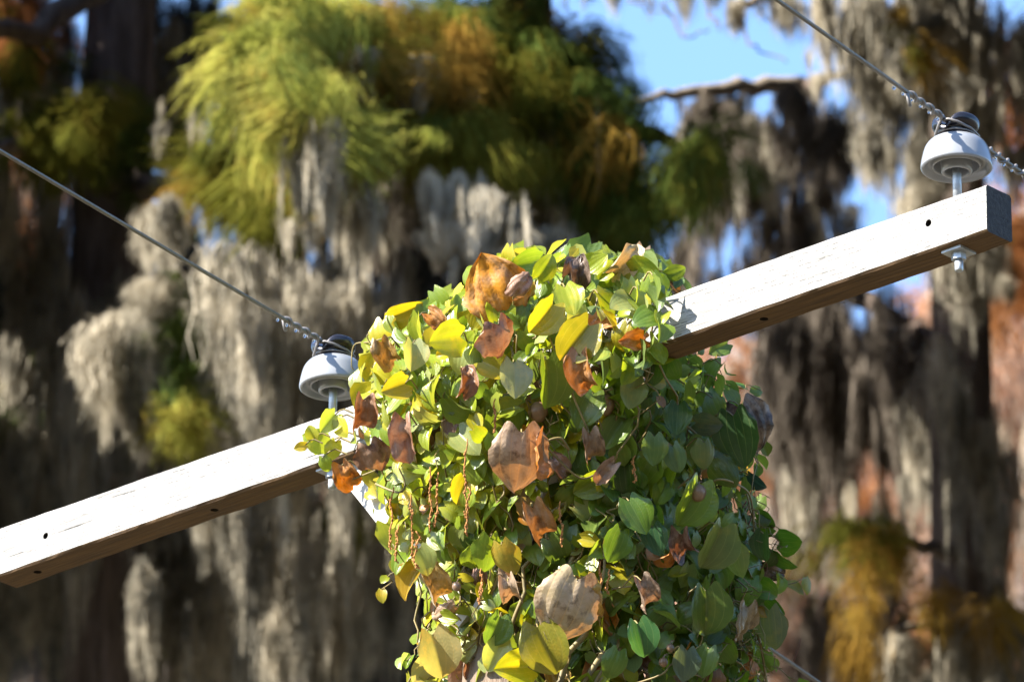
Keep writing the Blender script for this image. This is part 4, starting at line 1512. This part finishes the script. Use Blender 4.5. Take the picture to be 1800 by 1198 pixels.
for px, py, s in rest:
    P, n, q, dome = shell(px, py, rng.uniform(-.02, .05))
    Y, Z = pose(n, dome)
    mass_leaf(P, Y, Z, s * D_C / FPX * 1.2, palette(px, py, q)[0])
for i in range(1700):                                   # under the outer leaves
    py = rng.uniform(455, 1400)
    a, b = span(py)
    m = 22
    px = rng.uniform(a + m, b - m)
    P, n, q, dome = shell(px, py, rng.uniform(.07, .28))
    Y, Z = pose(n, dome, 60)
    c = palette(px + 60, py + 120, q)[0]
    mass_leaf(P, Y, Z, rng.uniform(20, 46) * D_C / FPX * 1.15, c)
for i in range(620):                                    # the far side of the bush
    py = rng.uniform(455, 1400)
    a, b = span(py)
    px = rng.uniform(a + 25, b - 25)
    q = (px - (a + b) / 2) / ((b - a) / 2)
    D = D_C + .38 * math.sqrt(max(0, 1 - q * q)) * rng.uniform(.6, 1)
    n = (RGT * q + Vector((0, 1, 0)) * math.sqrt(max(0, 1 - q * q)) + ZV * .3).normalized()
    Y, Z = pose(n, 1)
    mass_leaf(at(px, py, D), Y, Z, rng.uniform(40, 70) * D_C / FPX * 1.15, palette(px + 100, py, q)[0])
tag(link('leaf_stalks', stalks.mesh('leaf_stalks', M['stem']), vine), 'short stalks of the leaves', kind='stuff')


# ------------------------------------------------------------------ stems, tendrils, dry flower spikes, bulbils
def wig(P, Q, n, amp, sag=0.0):
    out = []
    s = rng.uniform(0, 100)
    for i in range(n + 1):
        t = i / n
        p = P.lerp(Q, t) + ZV * (-sag * 4 * t * (1 - t))
        p = p + Vector((amp * noise.noise(Vector((t * 4, s, 0))), amp * noise.noise(Vector((t * 4, s, 5))), amp * .6 * noise.noise(Vector((t * 4, s, 9)))))
        out.append(p)
    return out


for k in range(26):                                     # the woody stems climbing the pole
    a0 = rng.uniform(0, 6.3)
    z0, z1 = POLE.z - 1.15, POLE.z + rng.uniform(-.1, .3)
    pts = []
    for i in range(22):
        t = i / 21
        a = a0 + t * rng.choice((2.2, 2.4))
        r = .15 + .10 * rng.random() * .3 + .08 * math.sin(t * 6 + a0)
        pts.append(Vector((POLE.x + .04 + r * math.cos(a), POLE.y - .04 + r * math.sin(a), z0 + (z1 - z0) * t)))
    g = Geo(); g.tube(pts, rng.uniform(.004, .009), 6)
    link('stem', g.mesh('stem', M['stem']), vine)
tang = Geo()
for k in range(230):                                    # the tangle of thin stems through the leaves
    py = rng.uniform(480, 1180)
    a, b = span(py)
    px = rng.uniform(a + 15, b - 15)
    P = shell(px, py, rng.uniform(-.01, .14))[0]
    l = rng.uniform(60, 230)
    py2 = min(1300, py + l)
    a, b = span(py2)
    px2 = max(a + 8, min(b - 8, px + rng.gauss(0, 40)))
    Q = shell(px2, py2, rng.uniform(-.01, .14))[0]
    tang.tube(wig(P, Q, 10, .05, rng.uniform(0, .03)), rng.uniform(.0011, .0026), 5, False)
for k in range(60):
    px, py = rng.uniform(1270, 1330), rng.uniform(860, 1200)
    P = shell(min(px, span(py)[1] - 3), py, rng.uniform(-.02, .1))[0]
    tang.tube(wig(P, P + Vector((rng.uniform(-.02, .08), rng.uniform(-.05, .05), rng.uniform(-.12, .06))), 6, .03), .0011, 4, False)
tag(link('thin_stems', tang.mesh('thin_stems', M['stem']), vine), 'tangle of thin twining stems', kind='stuff')


def shoot(px, py, dep, dirx, diry, n, size, dark):
    """a loose shoot that leaves the bush, with small leaves along it"""
    P = at(px, py, D_C + dep)
    L = n * .035
    Q = P + RGT * (dirx * L) + UPV * (-diry * L) - FWD * rng.uniform(-.1, .1)
    line = wig(P, Q, n * 3, .04, .02)
    g = Geo(); g.tube(line, .0013, 5)
    link('tendril', g.mesh('tendril', M['stem']), vine)
    for k in range(1, n + 1):
        q = line[min(len(line) - 1, k * 3)]
        Y, Z = pose((RGT * dirx - FWD).normalized(), .6, 60)
        s_ = size * rng.uniform(.6, 1.2) * D_C / FPX
        mass_leaf(q + Y * (s_ * .5), Y, Z, s_, tuple(c * rng.uniform(.7, 1.2) for c in (rng.choice((DEEP, MID)) if dark else rng.choice((LIME, YEL, PALE)))))


for a in ((1330, 880, -.05, .6, .6, 4, 30, 1), (1345, 1000, -.05, .9, .2, 3, 34, 1), (1260, 640, .1, .8, .5, 3, 30, 1), (680, 640, -.12, -.5, .4, 2, 22, 0),
          (1350, 1130, -.05, .5, .8, 4, 26, 1), (705, 960, -.14, -.3, .9, 3, 26, 0), (1250, 700, .05, .9, .3, 3, 30, 1), (750, 1100, -.1, -.4, .7, 3, 26, 0)):
    shoot(*a)


def runner(pts, r=.002, mat='stem', name='tendril'):
    P = [at(x, y, D_C + d) for x, y, d in pts]
    out = []
    for i in range(len(P) - 1):
        p0, p1, p2, p3 = P[max(0, i - 1)], P[i], P[i + 1], P[min(len(P) - 1, i + 2)]
        for j in range(5):
            t = j / 5
            out.append(.5 * ((2 * p1) + (p2 - p0) * t + (2 * p0 - 5 * p1 + 4 * p2 - p3) * t * t + (-p0 + 3 * p1 - 3 * p2 + p3) * t ** 3))
    out.append(P[-1])
    g = Geo(); g.tube(out, [r * (1 - .4 * i / len(out)) for i in range(len(out))], 6)
    return link(name, g.mesh(name, M[mat]), vine)


runner([(740, 596, -.15), (690, 592, -.12), (650, 601, .0), (623, 606, .05), (618, 640, .05), (622, 650, .05)], .0022)
runner([(652, 605, -.02), (645, 590, -.02), (655, 584, -.02)], .0018)
runner([(1000, 790, -.43), (985, 770, -.45), (960, 778, -.46), (975, 800, -.45), (1020, 840, -.44), (1055, 828, -.42)], .0035)
runner([(945, 540, -.36), (1005, 690, -.47), (1035, 760, -.47), (1045, 800, -.44)], .0032)
runner([(1245, 850, -.32), (1265, 842, -.34), (1290, 848, -.3), (1318, 870, -.2), (1325, 930, -.1), (1330, 1010, -.1)], .003, 'stem')
runner([(1325, 900, -.1), (1310, 950, -.12), (1345, 985, -.08), (1345, 1010, -.08), (1320, 1050, -.1)], .0018, 'stem_red')
runner([(1312, 880, -.1), (1300, 915, -.1), (1330, 960, -.08), (1318, 990, -.1)], .0016, 'stem_red')
runner([(1300, 1010, -.14), (1340, 996, -.08), (1360, 960, -.04), (1366, 950, -.02)], .0018, 'stem_red')
runner([(1345, 960, -.06), (1362, 970, -.04), (1380, 990, -.02)], .0015, 'stem_red')
runner([(1310, 1050, -.12), (1335, 1045, -.08), (1340, 1030, -.05)], .0015, 'stem_red')
runner([(1300, 1120, -.1), (1322, 1160, -.1), (1345, 1190, -.08), (1360, 1240, -.05)], .004)
runner([(1330, 1100, -.1), (1342, 1160, -.1), (1352, 1240, -.08)], .004)
runner([(758, 535, -.1), (762, 525, -.1), (772, 528, -.1), (768, 545, -.1), (752, 545, -.1)], .0014, 'stem_red')
runner([(1060, 950, -.42), (1062, 1000, -.44), (1050, 1060, -.44), (1056, 1100, -.42)], .0035)
runner([(1395, 1160, .1), (1405, 1135, .1), (1408, 1120, .1)], .0014, 'stem_red')
runner([(660, 850, -.2), (700, 865, -.25), (712, 850, -.25), (700, 820, -.25)], .003)
runner([(620, 842, -.18), (645, 832, -.2), (660, 826, -.22)], .0024)
runner([(1075, 1035, -.42), (1090, 1032, -.43), (1110, 1030, -.44)], .0026)
runner([(1010, 1230, -.4), (1150, 1190, -.45), (1178, 1168, -.45), (1205, 1150, -.44)], .0026)
for x0, y0, y1, d in ((690, 855, 968, -.26), (722, 868, 985, -.30), (757, 820, 935, -.36), (766, 828, 925, -.36), (820, 770, 905, -.44), (822, 855, 940, -.43), (1058, 985, 1050, -.46), (1068, 1000, 1045, -.46),
                      (735, 935, 1000, -.32), (700, 920, 990, -.28), (1115, 800, 850, -.44), (845, 1000, 1060, -.46), (870, 700, 760, -.45), (985, 880, 960, -.46)):
    g = Geo()
    P, Q = at(x0, y0, D_C + d), at(x0 + rng.uniform(-4, 4), y1, D_C + d - .02)
    line = wig(P, Q, 14, .012)
    g.tube(line, [.0016] * len(line), 5)
    for p0, p1 in zip(line[2:], line[3:]):
        for _ in range(3):
            t = rng.random()
            a = rng.uniform(0, 6.3)
            q = p0.lerp(p1, t) + Vector((math.cos(a), math.sin(a), 0)) * rng.uniform(.001, .004)
            g.ball(q, rng.uniform(.0012, .0024), 5, 3, 1.7)
    link('flower_spike', g.mesh('flower_spike', M['spike']), vine)
for px, py, r, d in ((946, 724, 17, -.36), (978, 712, 10, -.36), (1227, 866, 15, -.38), (1166, 1163, 8, -.45), (1178, 1138, 7, -.43), (803, 1030, 8, -.44), (1062, 712, 18, -.38), (1205, 905, 10, -.36)):
    P = at(px, py, D_C + d)
    g = Geo(); g.ball((0, 0, 0), r * D_C / FPX, 16, 12, 1.08)
    g.v = [tuple(P + Vector(v) * (1 + .07 * noise.noise(Vector(v) * 70 + P))) for v in g.v]
    g.tube([P + ZV * (r * D_C / FPX), P + ZV * (r * D_C / FPX + .012) + Vector((.004, .01, 0)), P + ZV * (r * D_C / FPX + .02) + Vector((.01, .03, 0))], .0016, 5)
    link('bulbil', g.mesh('bulbil', M['bulbil']), vine)

me = bpy.data.meshes.new('inner_leaves')
me.from_pydata(mv, [], mf)
me.polygons.foreach_set('use_smooth', [True] * len(me.polygons))
ul = me.uv_layers.new(name='UVMap')
ca = me.color_attributes.new('Col', 'FLOAT_COLOR', 'POINT')
ca.data.foreach_set('color', np.array(mc, dtype=np.float32).ravel())
lv = np.zeros(len(me.loops), dtype=np.int32)
me.loops.foreach_get('vertex_index', lv)
ul.data.foreach_set('uv', np.array(mu, dtype=np.float32)[lv].ravel())
me.materials.append(M['leaf_mass'])
tag(link('inner_leaves', me, vine), 'mass of small and inner leaves', kind='stuff')
